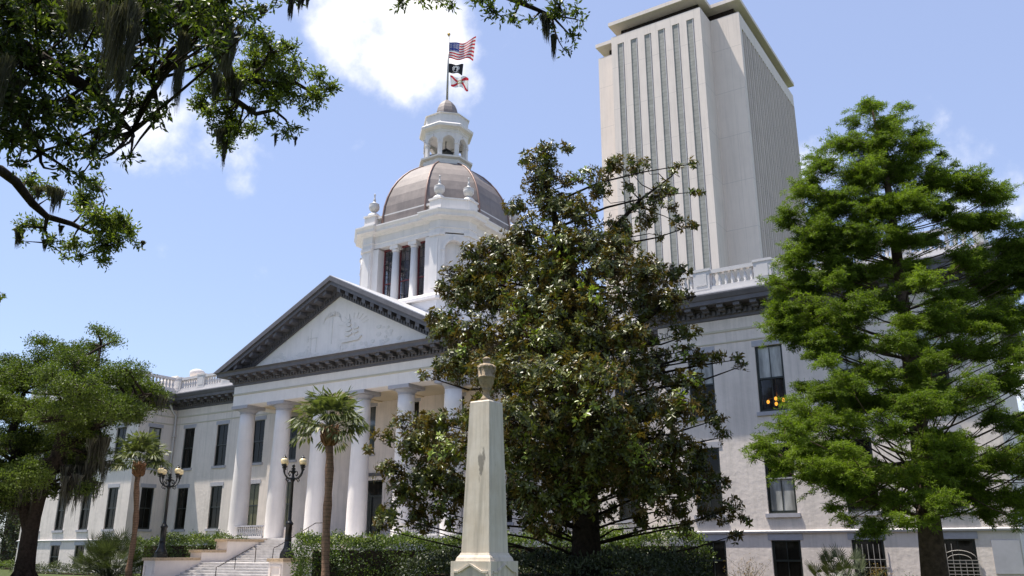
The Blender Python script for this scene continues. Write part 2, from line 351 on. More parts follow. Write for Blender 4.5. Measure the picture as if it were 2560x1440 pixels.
def offset_path(pts, off, closed=False):
    """outward (right-hand) mitred offset of a plan polyline"""
    n = len(pts); out = []
    def nrm(a, b):
        d = np.array(b)-np.array(a); d = d/np.linalg.norm(d); return np.array([d[1], -d[0]])
    for i in range(n):
        p = np.array(pts[i], float)
        if closed or 0 < i < n-1:
            n1 = nrm(pts[i-1], pts[i]); n2 = nrm(pts[i], pts[(i+1) % n]); b = n1+n2; out.append(p+off*b/(1+n1@n2))
        elif i == 0: out.append(p+off*nrm(pts[0], pts[1]))
        else: out.append(p+off*nrm(pts[-2], pts[-1]))
    return out
def sweep(mb, path, prof, closed=False):
    R = [[(*q, z) for q in offset_path(path, o, closed)] for o, z in prof]
    mb.rings(R, closed)
def along(path, spacing, closed=False, margin=.3):
    """(point, tangent, outward normal) at even spacing on each segment"""
    n = len(path); res = []
    for i in range(n if closed else n-1):
        a = np.array(path[i], float); b = np.array(path[(i+1) % n], float); l = np.linalg.norm(b-a)
        if l < .4: continue
        d = (b-a)/l; k = max(1, int(round((l-2*margin)/spacing)))
        for j in range(k+1): res.append((a+d*(margin+(l-2*margin)*j/k), d, np.array([d[1], -d[0]])))
    return res
def pbox(mb, p, d, nrm, w, o0, o1, z0, z1):
    c = lambda s, o, z: (p[0]+d[0]*s+nrm[0]*o, p[1]+d[1]*s+nrm[1]*o, z)
    mb.hexa([c(-w/2, o0, z0), c(w/2, o0, z0), c(w/2, o1, z0), c(-w/2, o1, z0), c(-w/2, o0, z1), c(w/2, o0, z1), c(w/2, o1, z1), c(-w/2, o1, z1)])
def baluster(mb, x, y, z0, h, r=.11, n=8):
    mb.lathe(x, y, [(r*.9, z0), (r*.9, z0+.08*h), (r*.55, z0+.14*h), (r*1.05, z0+.36*h), (r*.95, z0+.46*h), (r*.5, z0+.72*h), (r*.55, z0+.82*h), (r*.9, z0+.88*h), (r*.9, z0+h)], n)

# ================================================================== THE SETTING
g = MB(); g.quad((-900, -900, GZ), (900, -900, GZ), (900, 900, GZ), (-900, 900, GZ)); tag(g.build('lawn', M['grass']), kind='structure')
g = MB(); g.quad((-9, -46, GZ+.004), (10.2, -46, GZ+.004), (10.2, -9.3, GZ+.004), (-9, -9.3, GZ+.004)); tag(g.build('path', M['paving']), kind='structure')
g = MB(); g.quad((9, -14, GZ+.004), (40, -14, GZ+.004), (40, 0.2, GZ+.004), (9, 0.2, GZ+.004)); tag(g.build('planting_bed', M['soil']), kind='structure')

# ================================================================== THE OLD CAPITOL
YW, YP, XP, XE = 3.96, 0.29, 24.5, 41.0        # wing wall, pavilion front, pavilion inner corner, pavilion end
YB = 22.0
cap = thing('capitol_building', 'white columned statehouse with grey cornice, front pediment and copper dome', 'building', (0, 8, GZ))
ZL0, ZL1, ZU0, ZU1, ZB0, ZB1, WW = .94, 4.43, 6.12, 9.66, -2.35, -.37, 1.46
front = lambda Y: (lambda s, z, d: (s, Y+d, z))
right = lambda X: (lambda s, z, d: (X-d, s, z))
left = lambda X: (lambda s, z, d: (X+d, -s, z))
def wall_holes(mb, mp, s0, s1, z0, z1, holes, rev=.32):
    xs = sorted({s0, s1, *[h[0] for h in holes], *[h[1] for h in holes]}); zs = sorted({z0, z1, *[h[2] for h in holes], *[h[3] for h in holes]})
    for i in range(len(xs)-1):
        for j in range(len(zs)-1):
            cx, cz = (xs[i]+xs[i+1])/2, (zs[j]+zs[j+1])/2
            if any(h[0] < cx < h[1] and h[2] < cz < h[3] for h in holes): continue
            mb.quad(mp(xs[i], zs[j], 0), mp(xs[i+1], zs[j], 0), mp(xs[i+1], zs[j+1], 0), mp(xs[i], zs[j+1], 0))
    for a, b, c, d in holes:
        mb.quad(mp(a, c, 0), mp(a, d, 0), mp(a, d, rev), mp(a, c, rev)); mb.quad(mp(b, d, 0), mp(b, c, 0), mp(b, c, rev), mp(b, d, rev))
        mb.quad(mp(a, d, 0), mp(b, d, 0), mp(b, d, rev), mp(a, d, rev)); mb.quad(mp(b, c, 0), mp(a, c, 0), mp(a, c, rev), mp(b, c, rev))
templates = {}
def window_template(w, h, top, bot, lintel_h, midlight=False, light_rail=False):
    key = (round(w, 2), round(h, 2), top, bot, lintel_h, light_rail)
    if key in templates: return templates[key]
    f = MB(); t = .075
    for x0, x1, z0, z1 in ((-w/2, -w/2+t, 0, h), (w/2-t, w/2, 0, h), (-w/2+t, w/2-t, 0, t), (-w/2+t, w/2-t, h-t, h)): f.box(x0, x1, .10, .22, z0, z1)
    o = f.build('window', M['frame'])
    for nm, z0, z1, y, mt in (('lower', t, h/2, .20, bot), ('upper', h/2, h-t, .16, top)):
        p = MB(); p.box(-w/2+t, w/2-t, y, y+.02, z0, z1); p.build('pane', M[mt], o)
        b = MB(); b.box(-.022, .022, y-.03, y-.002, z0+.03, z1-.03)
        b.box(-w/2+t, -w/2+t+.05, y-.04, y-.003, z0, z1); b.box(w/2-t-.05, w/2-t, y-.04, y-.003, z0, z1); b.box(-w/2+t+.05, w/2-t-.05, y-.04, y-.003, z0, z0+.06)
        b.build('sash', M['frame'], o)
    r = MB(); r.box(-w/2+t, w/2-t, .11, .158, h/2-.035, h/2+.035); r.build('meeting_rail', M['lintel'] if light_rail else M['frame'], o)
    s = MB(); s.box(-w/2-.14, w/2+.14, -.10, .11, -.20, -.004); s.build('sill', M['lintel'], o)
    l = MB(); l.box(-w/2-.14, w/2+.14, -.03, .02, h+.004, h+lintel_h); l.build('lintel', M['lintel'], o)
    templates[key] = o; o['fresh'] = 1
    return o
def place_window(xc, y, z, w, h, top='pane', bot='pane', rot=0, lintel=.32, light_rail=False):
    t = window_template(w, h, top, bot, lintel, light_rail=light_rail)
    if 'fresh' in t: del t['fresh']; o = t
    else: o = copy_tree(t)
    o.parent = cap; o.matrix_parent_inverse = Matrix.Translation(-Vector(cap.location)); o.location = (xc, y, z); o.rotation_euler = (0, 0, rot)
    return o
# --- wing walls (between the pavilions) and behind the portico
wing_l = [-23.09, -18.6, -14.0, -10.06, -6.0]; wing_r = [2.45, 6.55, 10.6, 15.2, 19.8]
holes = []; DOOR = (-1.62, .75, 0.0, 4.15)
for x in wing_l+wing_r:
    holes += [(x, x+WW, ZL0, ZL1), (x, x+WW, ZU0, ZU1)]
holes += [(-1.75, -.29, ZU0, ZU1), DOOR]
for x in (-23.09, -18.6, 15.2, 19.8): holes.append((x, x+WW, ZB0, ZB1))
b = MB(); wall_holes(b, front(YW), -XP, XP, GZ, 11.55, holes)
b.build('wall', M['stucco'], cap)
kinds = {-23.09: ('pane', 'pane'), -18.6: ('pane', 'pane'), -14.0: ('pane', 'pane_green'), -10.06: ('pane', 'pane_green')}
for x in wing_l+wing_r:
    k = kinds.get(x, ('pane', 'pane'))
    place_window(x+WW/2, YW, ZL0, WW, ZL1-ZL0, k[1], k[1], 0)
    place_window(x+WW/2, YW, ZU0, WW, ZU1-ZU0, 'pane', 'pane', 0)
for x in (-23.09, -18.6, 15.2, 19.8): place_window(x+WW/2, YW, ZB0, WW, ZB1-ZB0)
place_window(-1.02, YW, ZU0, WW, ZU1-ZU0, 'pane_sky', 'pane_sky')
# door with transom
d = MB(); x0, x1, z0, z1 = DOOR
for a in ((x0, x0+.12, z0, z1), (x1-.12, x1, z0, z1), (x0+.12, x1-.12, z1-.12, z1), (x0+.12, x1-.12, 2.95, 3.08), (-.5, -.37, z0, 2.95)): d.box(a[0], a[1], .1+YW, .24+YW, a[2], a[3])
door = d.build('door', M['frame'], cap)
d = MB(); d.box(x0+.12, x1-.12, .19+YW, .22+YW, 3.08, z1-.12); d.build('transom', M['pane'], door)
for xa, xb in ((x0+.12, -.5), (-.37, x1-.12)):
    d = MB(); d.box(xa, xb, .19+YW, .23+YW, 0.02, 2.95)
    for q, w_ in ((.35, .9), (1.25, 2.7)):
        d.box(xa+.14, xb-.14, .165+YW, .188+YW, q, w_)
    d.build('door_leaf', mat('door_paint', (.035, .035, .033), .35), door)
d = MB(); d.box(x0-.3, x1+.3, YW-.16, YW+.02, z1+.28, z1+.52); d.build('door_hood', M['greytrim'], door)
d = MB()
d.box(x0-.22, x0-.003, YW-.05, YW+.05, 0, z1+.27); d.box(x1+.003, x1+.22, YW-.05, YW+.05, 0, z1+.27); d.box(x0-.003, x1+.003, YW-.05, YW+.05, z1+.005, z1+.27)
d.build('door_surround', M['stucco'], door)
# --- pavilions
for sgn in (-1, 1):
    xs = [-39.15, -35.325, -31.50, -27.64] if sgn < 0 else [26.2, 30.03, 33.9, 37.75]
    hl = []
    for x in xs: hl += [(x, x+WW, ZL0, ZL1), (x, x+WW, ZU0, ZU1), (x, x+WW, ZB0, ZB1)]
    b = MB(); a0, a1 = (-XE, -XP) if sgn < 0 else (XP, XE)
    wall_holes(b, front(YP), a0, a1, GZ, 11.55, hl)
    SW = 1.25; sy = 1.38
    if sgn < 0:
        mp = right(-XP); sh = [(sy, sy+SW, ZL0, ZL1), (sy, sy+SW, ZU0, ZU1)]
        wall_holes(b, mp, YP, YW, GZ, 11.55, sh)
        b.quad((-XE, YP, GZ), (-XE, YB, GZ), (-XE, YB, 11.55), (-XE, YP, 11.55))
    else:
        b.quad((XP, YP, GZ), (XP, YW, GZ), (XP, YW, 11.55), (XP, YP, 11.55))
        b.quad((XE, YP, GZ), (XE, YB, GZ), (XE, YB, 11.55), (XE, YP, 11.55))
    b.quad((a0, YB, GZ), (a1, YB, GZ), (a1, YB, 11.55), (a0, YB, 11.55))
    b.build('wall', M['stucco'], cap)
    for i, x in enumerate(xs):
        up = ('pane_grey', 'pane') if sgn > 0 else ('pane', 'pane')
        lo = ('pane', 'pane_grey') if sgn > 0 and i in (1,) else ('pane', 'pane')
        if sgn > 0 and i == 1: up = ('pane_grey', 'pane_clear')
        place_window(x+WW/2, YP, ZL0, WW, ZL1-ZL0, lo[0], lo[1], light_rail=sgn > 0)
        place_window(x+WW/2, YP, ZU0, WW, ZU1-ZU0, up[0], up[1])
        place_window(x+WW/2, YP, ZB0, WW, ZB1-ZB0)
    if sgn < 0:
        place_window(-XP, sy+SW/2, ZL0, SW, ZL1-ZL0, rot=math.pi/2); place_window(-XP, sy+SW/2, ZU0, SW, ZU1-ZU0, 'pane_grey', 'pane', rot=math.pi/2)
b = MB(); b.quad((-XP, YB, GZ), (XP, YB, GZ), (XP, YB, 11.55), (-XP, YB, 11.55)); b.build('wall', M['stucco'], cap)
# dark room behind the clear pane of one upper window, open towards the glass
b = MB(); x = 30.03
b.quad((x-.2, YP+1.6, ZU0-.3), (x+WW+.2, YP+1.6, ZU0-.3), (x+WW+.2, YP+1.6, ZU1+.2), (x-.2, YP+1.6, ZU1+.2))
b.quad((x-.2, YP+.33, ZU0-.3), (x-.2, YP+1.6, ZU0-.3), (x-.2, YP+1.6, ZU1+.2), (x-.2, YP+.33, ZU1+.2)); b.quad((x+WW+.2, YP+.33, ZU0-.3), (x+WW+.2, YP+1.6, ZU0-.3), (x+WW+.2, YP+1.6, ZU1+.2), (x+WW+.2, YP+.33, ZU1+.2))
b.quad((x-.2, YP+.33, ZU1+.2), (x+WW+.2, YP+.33, ZU1+.2), (x+WW+.2, YP+1.6, ZU1+.2), (x-.2, YP+1.6, ZU1+.2)); b.quad((x-.2, YP+.33, ZU0-.3), (x+WW+.2, YP+.33, ZU0-.3), (x+WW+.2, YP+1.6, ZU0-.3), (x-.2, YP+1.6, ZU0-.3))
b.build('room', M['innerdark'], cap)
# --- plan outlines for bands and cornices (left run, right run; the portico has its own)
runs = [[(-XE, YB), (-XE, YP), (-XP, YP), (-XP, YW), (-10.8, YW)], [(10.8, YW), (XP, YW), (XP, YP), (XE, YP), (XE, YB)]]
def cornice(mb, path, top=True):
    sweep(mb, path, [(0, 11.42), (.07, 11.46), (.07, 11.6), (.13, 11.64), (.13, 11.95), (.24, 11.98), (.24, 12.10), (1.0, 12.12), (1.02, 12.34), (1.07, 12.38), (1.17, 12.62), (1.17, 12.70), (0, 12.72)])
    for p, dd, nn in along(path, .30, margin=.2): pbox(mb, p, dd, nn, .17, .12, .235, 11.66, 11.93)
    for p, dd, nn in along(path, .95, margin=.35): pbox(mb, p, dd, nn, .36, .2, .88, 11.93, 12.115); pbox(mb, p, dd, nn, .36, .2, .55, 11.80, 11.93)
for path in runs:
    b = MB(); cornice(b, path); b.build('cornice', M['greytrim'], cap)
    b = MB(); sweep(b, path, [(.0, 12.722), (1.06, 12.722), (1.06, 12.80), (.62, 12.90), (.62, 13.12), (-.10, 13.12), (-.10, 12.722)]); b.build('parapet_base', M['trimwhite'], cap)
    b = MB()
    sweep(b, path, [(.0, 10.70), (.035, 10.70), (.05, 10.74), (.035, 10.78), (0.035, 10.83), (0, 10.83)]); sweep(b, path, [(0, 10.06), (.04, 10.06), (.05, 10.10), (.03, 10.15), (0, 10.15)])
    b.build('moulding', mat('moulding_ochre', (.56, .51, .40), .7) if 'moulding_ochre' not in bpy.data.materials else bpy.data.materials['moulding_ochre'], cap)
    b = MB(); sweep(b, path, [(0, -.04), (.10, -.02), (.12, .07), (.02, .12), (0, .12)]); b.build('string_course', M['trimwhite'], cap)
    # balustrade
    o_path = [tuple(q) for q in offset_path(path, .42)]
    b = MB()
    for i in range(len(o_path)-1):
        a = np.array(o_path[i]); c = np.array(o_path[i+1]); l = np.linalg.norm(c-a); dd = (c-a)/l; nn = np.array([dd[1], -dd[0]])
        bays = max(1, int(round(l/3.55)))
        for k in range(bays+1):
            p = a+dd*l*k/bays
            if k == bays and i < len(o_path)-2: continue
            pbox(b, p, dd, nn, .95, -.21, .21, 13.12, 14.20); pbox(b, p, dd, nn, 1.05, -.25, .25, 14.20, 14.34)
            pbox(b, p, dd, nn, .62, .205, .235, 13.36, 14.04)
        b_ = np.linspace(0, l, bays+1)
        for k in range(bays):
            m_ = a+dd*(b_[k]+b_[k+1])/2; ww = b_[k+1]-b_[k]-.95
            if ww < .3: continue
            pbox(b, m_, dd, nn, ww, -.16, .16, 13.12, 13.26); pbox(b, m_, dd, nn, ww, -.18, .18, 14.02, 14.24)
            nb = max(2, int(ww/.33))
            for j in range(nb):
                q = m_+dd*(-ww/2+ww*(j+.5)/nb); baluster(b, q[0], q[1], 13.26, .76, .125)
    b.build('balustrade', M['trimwhite'], cap)
# --- flat roof and hipped roofs of the pavilions
b = MB(); b.box(-XE+.1, XE-.1, YW+.3, YB-.1, 12.3, 12.66); b.box(-XE+.1, -XP-.1, YP+.2, YW+.3, 12.3, 12.66); b.box(XP+.1, XE-.1, YP+.2, YW+.3, 12.3, 12.66)
for xc in (-34.6,):
    b.add([(xc-5.2, 5, 12.66), (xc+5.2, 5, 12.66), (xc+5.2, 15, 12.66), (xc-5.2, 15, 12.66), (xc-1.0, 10, 16.7), (xc+1.0, 10, 16.7)], [(0, 1, 5, 4), (1, 2, 5), (2, 3, 4, 5), (3, 0, 4)])
b.build('roof', M['roofgrey'], cap)
b = MB(); b.box(-30.4, -24.9, 6, 9.6, 12.66, 15.1); b.build('roof_housing', M['stucco'], cap)
b = MB(); b.lathe(-27.7, 8, [(.42, 15.1), (.42, 15.62), (.68, 15.64), (.70, 16.12), (.52, 16.24), (.2, 16.36), (.02, 16.38)], 20); b.build('roof_vent', M['trimwhite'], cap)
# --- downspout in the inner corner
b = MB(); b.tube([(-24.2, 2.9, 11.9), (-24.25, 3.3, 11.3), (-24.28, 3.75, 10.9), (-24.28, 3.78, 9.8), (-24.28, 3.78, GZ)], .09, 8)
for z in (9.0, 5.2, 1.5): b.box(-24.40, -24.16, 3.66, 3.93, z, z+.1)
b.build('downspout', M['trimwhite'], cap)
# --- portico: floor, entablature, pediment, columns
b = MB(); b.box(-11.3, 11.3, -1.95, YW-.003, -.14, 0); b.box(-11.1, 11.1, -1.75, YW-.003, GZ, -.143); b.build('portico_floor', M['step'], cap)
PF, PX = -.88, 10.8
b = MB()
b.box(-PX, PX, PF, .55, 9.907, 11.55); b.box(-PX, -PX+1.3, .553, YW-.003, 9.907, 11.55); b.box(PX-1.3, PX, .553, YW-.003, 9.907, 11.55)
b.build('entablature', M['column'], cap)
b = MB(); pth = [(-PX, YW), (-PX, PF), (PX, PF), (PX, YW)]
sweep(b, pth, [(.002, 10.70), (.035, 10.70), (.06, 10.75), (.035, 10.80), (.035, 10.86), (.002, 10.86)]); b.build('moulding', bpy.data.materials['moulding_ochre'], cap)
b = MB()
b.box(-PX+1.303, PX-1.303, .553, YW-.003, 9.98, 10.1)
for k in range(-2, 3): b.box(k*4-.35, k*4+.35, .556, YW-.005, 9.90, 9.978)
b.build('portico_ceiling', M['beige'], cap)
b = MB(); cornice(b, pth); b.v = [(x, y, min(z, 12.46)) for x, y, z in b.v]
SL = .492; AP = 18.42
def chev(mb, lo, hi, y0, y1, zc=12.465):
    # a pair of raking bars between height offsets lo..hi measured down from the outer line
    for sg in (-1, 1):
        zt = lambda x, o: AP-o-SL*x
        xa = (AP-hi-zc)/SL; xb = (AP-lo-zc)/SL
        poly = [(0, AP-hi), (xa, zc), (xb, zc), (0, AP-lo)]
        mb.xzprism([(sg*x, z) for x, z in poly], y0, y1)
chev(b, .0, .36, PF-1.17, 1.0); chev(b, .36, .66, PF-1.03, 1.0); chev(b, .66, .97, PF-.26, 1.0); chev(b, .97, 1.30, PF-.13, 1.0)
for sg in (-1, 1):
    for k in range(42):      # raking dentils
        x = .28+k*.245; z = AP-1.22-SL*x
        if z < 12.6: break
        b.xzprism([(sg*x, z), (sg*(x+.14), z-SL*.14), (sg*(x+.14), z-SL*.14+.26), (sg*x, z+.26)], PF-.22, PF-.12)
    for k in range(13):      # raking modillions
        x = .55+k*.83; z = AP-.95-SL*x
        if z < 12.7: break
        b.xzprism([(sg*x, z), (sg*(x+.34), z-SL*.34), (sg*(x+.34), z-SL*.34+.285), (sg*x, z+.285)], PF-.9, PF-.25)
b.build('cornice', M['greytrim'], cap)
b = MB()
for sg in (-1, 1): b.xzprism([(0, AP+.003), (sg*12.05, AP-SL*12.05+.003), (sg*12.05, AP-SL*12.05+.06), (0, AP+.06)], PF-1.14, 5.6)
b.build('pediment_roof', M['roofmetal'], cap)
ped = MB(); ped.xzprism([(-9.6, 12.44), (9.6, 12.44), (0, 17.16)], PF+.04, PF+.4); pedo = ped.build('pediment', M['column'], cap)
# relief scene in the tympanum: palm, sailing ship, rising sun, wooded shore with figures
r = MB(); yr = PF+.04
def rb(x0, x1, z0, z1, t=.03): r.box(x0, x1, yr-t, yr+.01, z0, z1)
def disc(x, z, rx, rz, t=.03, n=10): r.xzprism([(x+rx*math.cos(2*math.pi*i/n), z+rz*math.sin(2*math.pi*i/n)) for i in range(n)], yr-t, yr+.01)
rb(-.66, -.58, 13.6, 15.65)
for i in range(11):
    a = math.pi*(.02+.96*i/10); x2, z2 = -.62+.78*math.cos(a), 15.65+.5*math.sin(a)-.1
    r.xzprism([(-.62, 15.7), (x2+.05, z2), (x2+.13*math.cos(a), z2-.38), (x2-.05, z2)], yr-.03, yr+.01)
for i, (w_, zz) in enumerate(((.36, 14.1), (.33, 14.45), (.26, 14.8), (.18, 15.1))): disc(1.05, zz, w_, .15, .09)
rb(1.02, 1.08, 13.8, 15.6); rb(1.6, 1.66, 13.9, 14.9); disc(1.75, 14.5, .28, .1, .08); disc(1.72, 14.2, .3, .1, .08)
r.xzprism([(.2, 13.75), (2.4, 13.85), (2.1, 13.55), (.5, 13.5)], yr-.1, yr+.01)
rb(-2.75, -2.69, 13.3, 15.0); rb(-3.1, -2.1, 14.25, 14.32); rb(-2.2, -2.14, 13.2, 14.3); rb(-3.05, -3.0, 14.0, 14.5)
for i in range(130):
    x = random.uniform(-6.6, 6.4); top = 13.25+.35*math.sin(x*1.7)+(.9*max(0, 1-abs(x-4.0)/2.4) if x > 0 else .1)
    lim = 17.1-.492*abs(x)*1.02-.3
    z = random.uniform(12.75, max(12.8, min(top, lim-.12))); disc(x, z, random.uniform(.08, .26), random.uniform(.06, .17), random.uniform(.01, .035), 7)
for i in range(9):
    a = math.pi*(.1+.8*i/8); r.xzprism([(1.5+.9*math.cos(a), 14.6+.6*math.sin(a)), (1.5+1.5*math.cos(a+.02), 14.6+1.05*math.sin(a+.02)), (1.5+1.5*math.cos(a-.02), 14.6+1.05*math.sin(a-.02))], yr-.03, yr+.01)
r.build('relief', mat('relief_plaster', (.77, .73, .69), .7, noise=.12, nscale=5), pedo)
for X in (-10, -6, -2, 2, 6, 10):
    b = MB(); prof = [(.70*(1-.0)-(.13*(i/10)**1.6), 9.28*i/10) for i in range(11)]
    b.lathe(X, 0, [(.70, .0)]+[(p[0], p[1]+.002) for p in prof], 32); c = b.build('column', M['column'], cap)
    b = MB(); b.lathe(X, 0, [(.57, 9.285), (.60, 9.30), (.60, 9.36), (.585, 9.38), (.62, 9.46), (.78, 9.60), (.82, 9.66)], 32); b.box(X-.90, X+.90, -.90, .90, 9.662, 9.905); b.build('capital', M['lintel'], c)
for xa, xb in ((-9.4, -6.6), (6.6, 9.4)):
    b = MB(); b.box(xa, xb, -.62, -.42, .05, .17); nb = 13
    for j in range(nb): baluster(b, xa+(xb-xa)*(j+.5)/nb, -.52, .17, .66, .075)
    bo = b.build('portico_railing', M['trimwhite'], cap)
    b = MB(); b.box(xa-.05, xb+.05, -.68, -.36, .832, .93); b.build('top_rail', M['lintel'], bo)
# pilasters on the wall behind the portico's outer columns
for X in (-11.2, 11.2):
    b = MB(); b.box(X-.45, X+.45, YW-.15, YW-.003, 0, 9.9); b.build('pilaster', M['stucco'], cap)
# gable roof between pediment and drum
b = MB(); b.xzprism([(-11.6, 12.67), (11.6, 12.67), (0, AP-.02)], 1.0, 5.7); b.build('gable', M['stucco'], cap)
# --- drum, dome and lantern, octagonal round (0, YC)
YC = 11.35
def octa(a, bh): # apothem a, half width bh of the main faces, counter-clockwise seen from above -> outward on the right
    p = [(bh, -a), (a, -bh), (a, bh), (bh, a), (-bh, a), (-a, bh), (-a, -bh), (-bh, -a)]
    return [(x, y+YC) for x, y in p]
A0, B0 = 5.80, 4.10
def reg(a): t = math.tan(math.pi/8)*a; return octa(a, t)
b = MB(); P0 = octa(A0, B0)
sweep(b, octa(A0+.32, B0+.13), [(0, 12.6), (0, 17.75)], True)
b.build('drum_base', M['ashlar'], cap)
b = MB(); sweep(b, octa(A0, B0), [(.32, 17.752), (.62, 17.80), (.62, 18.05), (.40, 18.12), (.22, 18.38), (-.9, 18.40), (-1.2, 18.40), (-1.2, 12.6)], True); b.build('drum_ledge', M['drum'], cap)
# piers: at every corner an L shaped pier, walls on chamfers, open window bays on main faces
OPEN = 2.5
def rot4(k):
    c, s_ = [(1, 0), (0, 1), (-1, 0), (0, -1)][k]
    return lambda x, y: (x*c-y*s_, x*s_+y*c+YC)
def rbox(mb, k, x0, x1, y0, y1, z0, z1):
    R = rot4(k); p = [R(x0, y0), R(x1, y0), R(x1, y1), R(x0, y1)]
    mb.hexa([(*q, z0) for q in p]+[(*q, z1) for q in p])
ZS, ZC = 18.40, 23.35
for k in range(4):
    b = MB()
    for sg in (-1, 1):
        a, c = sorted((sg*OPEN, sg*(B0-.95))); # inner strip, set back a little
        rbox(b, k, a, c, -A0+.22, -A0+1.3, ZS, ZC)
        a, c = sorted((sg*(B0-.95), sg*B0)); rbox(b, k, a, c, -A0, -A0+1.2, ZS, ZC)
        a, c = sorted((sg*(B0-.82), sg*(B0-.13))); rbox(b, k, a, c, -A0-.05, -A0-.003, ZS+.45, ZC-.35)
        a, c = sorted((sg*(B0-.99), sg*(B0+.06))); rbox(b, k, a, c, -A0-.10, -A0+.02, ZS+.003, ZS+.34)
    R = rot4(k)    # chamfer wall with arched niche frame
    p0, p1 = np.array(R(B0, -A0)), np.array(R(A0, -B0)); dd = (p1-p0)/np.linalg.norm(p1-p0); nn = np.array([dd[1], -dd[0]]); l = np.linalg.norm(p1-p0); mid = (p0+p1)/2
    pt = lambda s_, o, z: (mid[0]+dd[0]*s_+nn[0]*o, mid[1]+dd[1]*s_+nn[1]*o, z)
    nw = .74; zs = 22.05
    arc = [(nw*math.cos(math.pi-math.pi*i/12), zs+nw*math.sin(math.pi*i/12)) for i in range(13)]
    prof_in = [(-nw, ZS)]+arc+[(nw, ZS)]
    for i in range(len(prof_in)-1):      # wall face round the opening, then the reveal
        (s0, z0), (s1, z1) = prof_in[i], prof_in[i+1]
        if i == 0 : b.quad(pt(-l/2, 0, ZS), pt(-nw, 0, ZS), pt(-nw, 0, ZC), pt(-l/2, 0, ZC))
        elif i == len(prof_in)-2: b.quad(pt(nw, 0, ZS), pt(l/2, 0, ZS), pt(l/2, 0, ZC), pt(nw, 0, ZC))
        else: b.quad(pt(s0, 0, z0), pt(s1, 0, z1), pt(s1, 0, ZC), pt(s0, 0, ZC))
        b.quad(pt(s0, 0, z0), pt(s1, 0, z1), pt(s1, -.45, z1), pt(s0, -.45, z0))
    b.quad(pt(-l/2, -.45, ZS), pt(l/2, -.45, ZS), pt(l/2, -.45, ZC), pt(-l/2, -.45, ZC))
    # archivolt and imposts
    for i in range(12):
        a0, a1 = math.pi-math.pi*i/12, math.pi-math.pi*(i+1)/12
        q = lambda r_, a_, o: pt(r_*math.cos(a_), o, zs+r_*math.sin(a_))
        b.hexa([q(nw+.02, a0, .0), q(nw+.02, a1, .0), q(nw+.02, a1, .08), q(nw+.02, a0, .08), q(nw+.2, a0, .0), q(nw+.2, a1, .0), q(nw+.2, a1, .08), q(nw+.2, a0, .08)])
    for s_ in (-1, 1): pbox(b, mid+dd*s_*(nw+.14), dd, nn, .3, -.0, .1, zs-.12, zs); pbox(b, mid+dd*s_*(nw+.11), dd, nn, .22, 0, .05, ZS, zs-.12)
    pbox(b, mid, dd, nn, .22, 0, .14, zs+nw+.0, zs+nw+.3)
    pbox(b, mid, dd, nn, l*.9, -.1, .05, ZS, ZS+.3)
    b.build('drum_wall', M['drum'], cap)
# pier capitals
for k in range(4):
    for sg in (-1, 1):
        b = MB()
        a, c = sorted((sg*(B0-1.0), sg*(B0+.10))); rbox(b, k, a, c, -A0-.12, -A0+1.0, ZC-.13, ZC+.12)
        R = rot4(k)
        if sg > 0:
            p0, p1 = np.array(R(B0, -A0)), np.array(R(A0, -B0)); dd = (p1-p0)/np.linalg.norm(p1-p0); nn = np.array([dd[1], -dd[0]])
            pbox(b, p0+dd*.22, dd, nn, .44, -.2, .13, ZC-.128, ZC+.118); pbox(b, p1-dd*.22, dd, nn, .44, -.2, .13, ZC-.128, ZC+.118)
        b.build('pier_capital', M['drum'], cap)
# entablature with breaks forward over the piers (path with notches)
def notched(a, bh, rec, wpier):
    pts = []
    for k in range(4):
        R = rot4(k)
        pts += [R(-bh, -a), R(-bh+wpier, -a), R(-bh+wpier, -a+rec), R(bh-wpier, -a+rec), R(bh-wpier, -a), R(bh, -a)]
    return pts
NP = notched(A0, B0, .30, 1.05)
b = MB(); sweep(b, NP, [(-1.4, ZC+.12), (.0, ZC+.12), (.0, 23.85), (.06, 23.88), (.06, 23.96), (0, 23.98), (0, 24.55), (.12, 24.62), (.22, 24.72), (.55, 24.76), (.58, 24.98), (.72, 25.18), (.72, 25.28), (.1, 25.34), (-1.4, 25.34)], True)
b.build('drum_cornice', M['drum'], cap)
# parapet: pedestals over the piers, solid panel on chamfers, balusters on main faces
for k in range(4):
    b = MB()
    for sg in (-1, 1):
        a, c = sorted((sg*(B0-1.15), sg*(B0+.02))); rbox(b, k, a, c, -A0+.05, -A0+1.0, 25.34, 26.42); rbox(b, k, a-.07, c+.07, -A0-.03, -A0+1.08, 26.42, 26.56)
        R = rot4(k); q = R(sg*(B0-.56), -A0+.55)
        b.lathe(q[0], q[1], [(.58, 26.56), (.55, 26.66), (.40, 26.82), (.26, 26.92)], 16)
    R = rot4(k); p0, p1 = np.array(R(B0, -A0+.1)), np.array(R(A0-.1, -B0)); dd = (p1-p0)/np.linalg.norm(p1-p0); nn = np.array([dd[1], -dd[0]]); l = np.linalg.norm(p1-p0)
    pbox(b, (p0+p1)/2, dd, nn, l, -.5, -.06, 25.34, 26.40); pbox(b, (p0+p1)/2, dd, nn, l*.98, -.54, 0, 26.403, 26.53)
    b.build('drum_parapet', M['drum'], cap)
for k in range(4):
    b = MB()
    rbox(b, k, -B0+1.15, B0-1.15, -A0+.38, -A0+.78, 25.34, 25.52); rbox(b, k, -B0+1.15, B0-1.15, -A0+.34, -A0+.82, 26.2, 26.4)
    nb = 19; R = rot4(k)
    for j in range(nb):
        q = R((B0-1.15)*(-1+2*(j+.5)/nb), -A0+.58); baluster(b, q[0], q[1], 25.52, .68, .10)
    b.build('drum_balustrade', M['trimwhite'], cap)
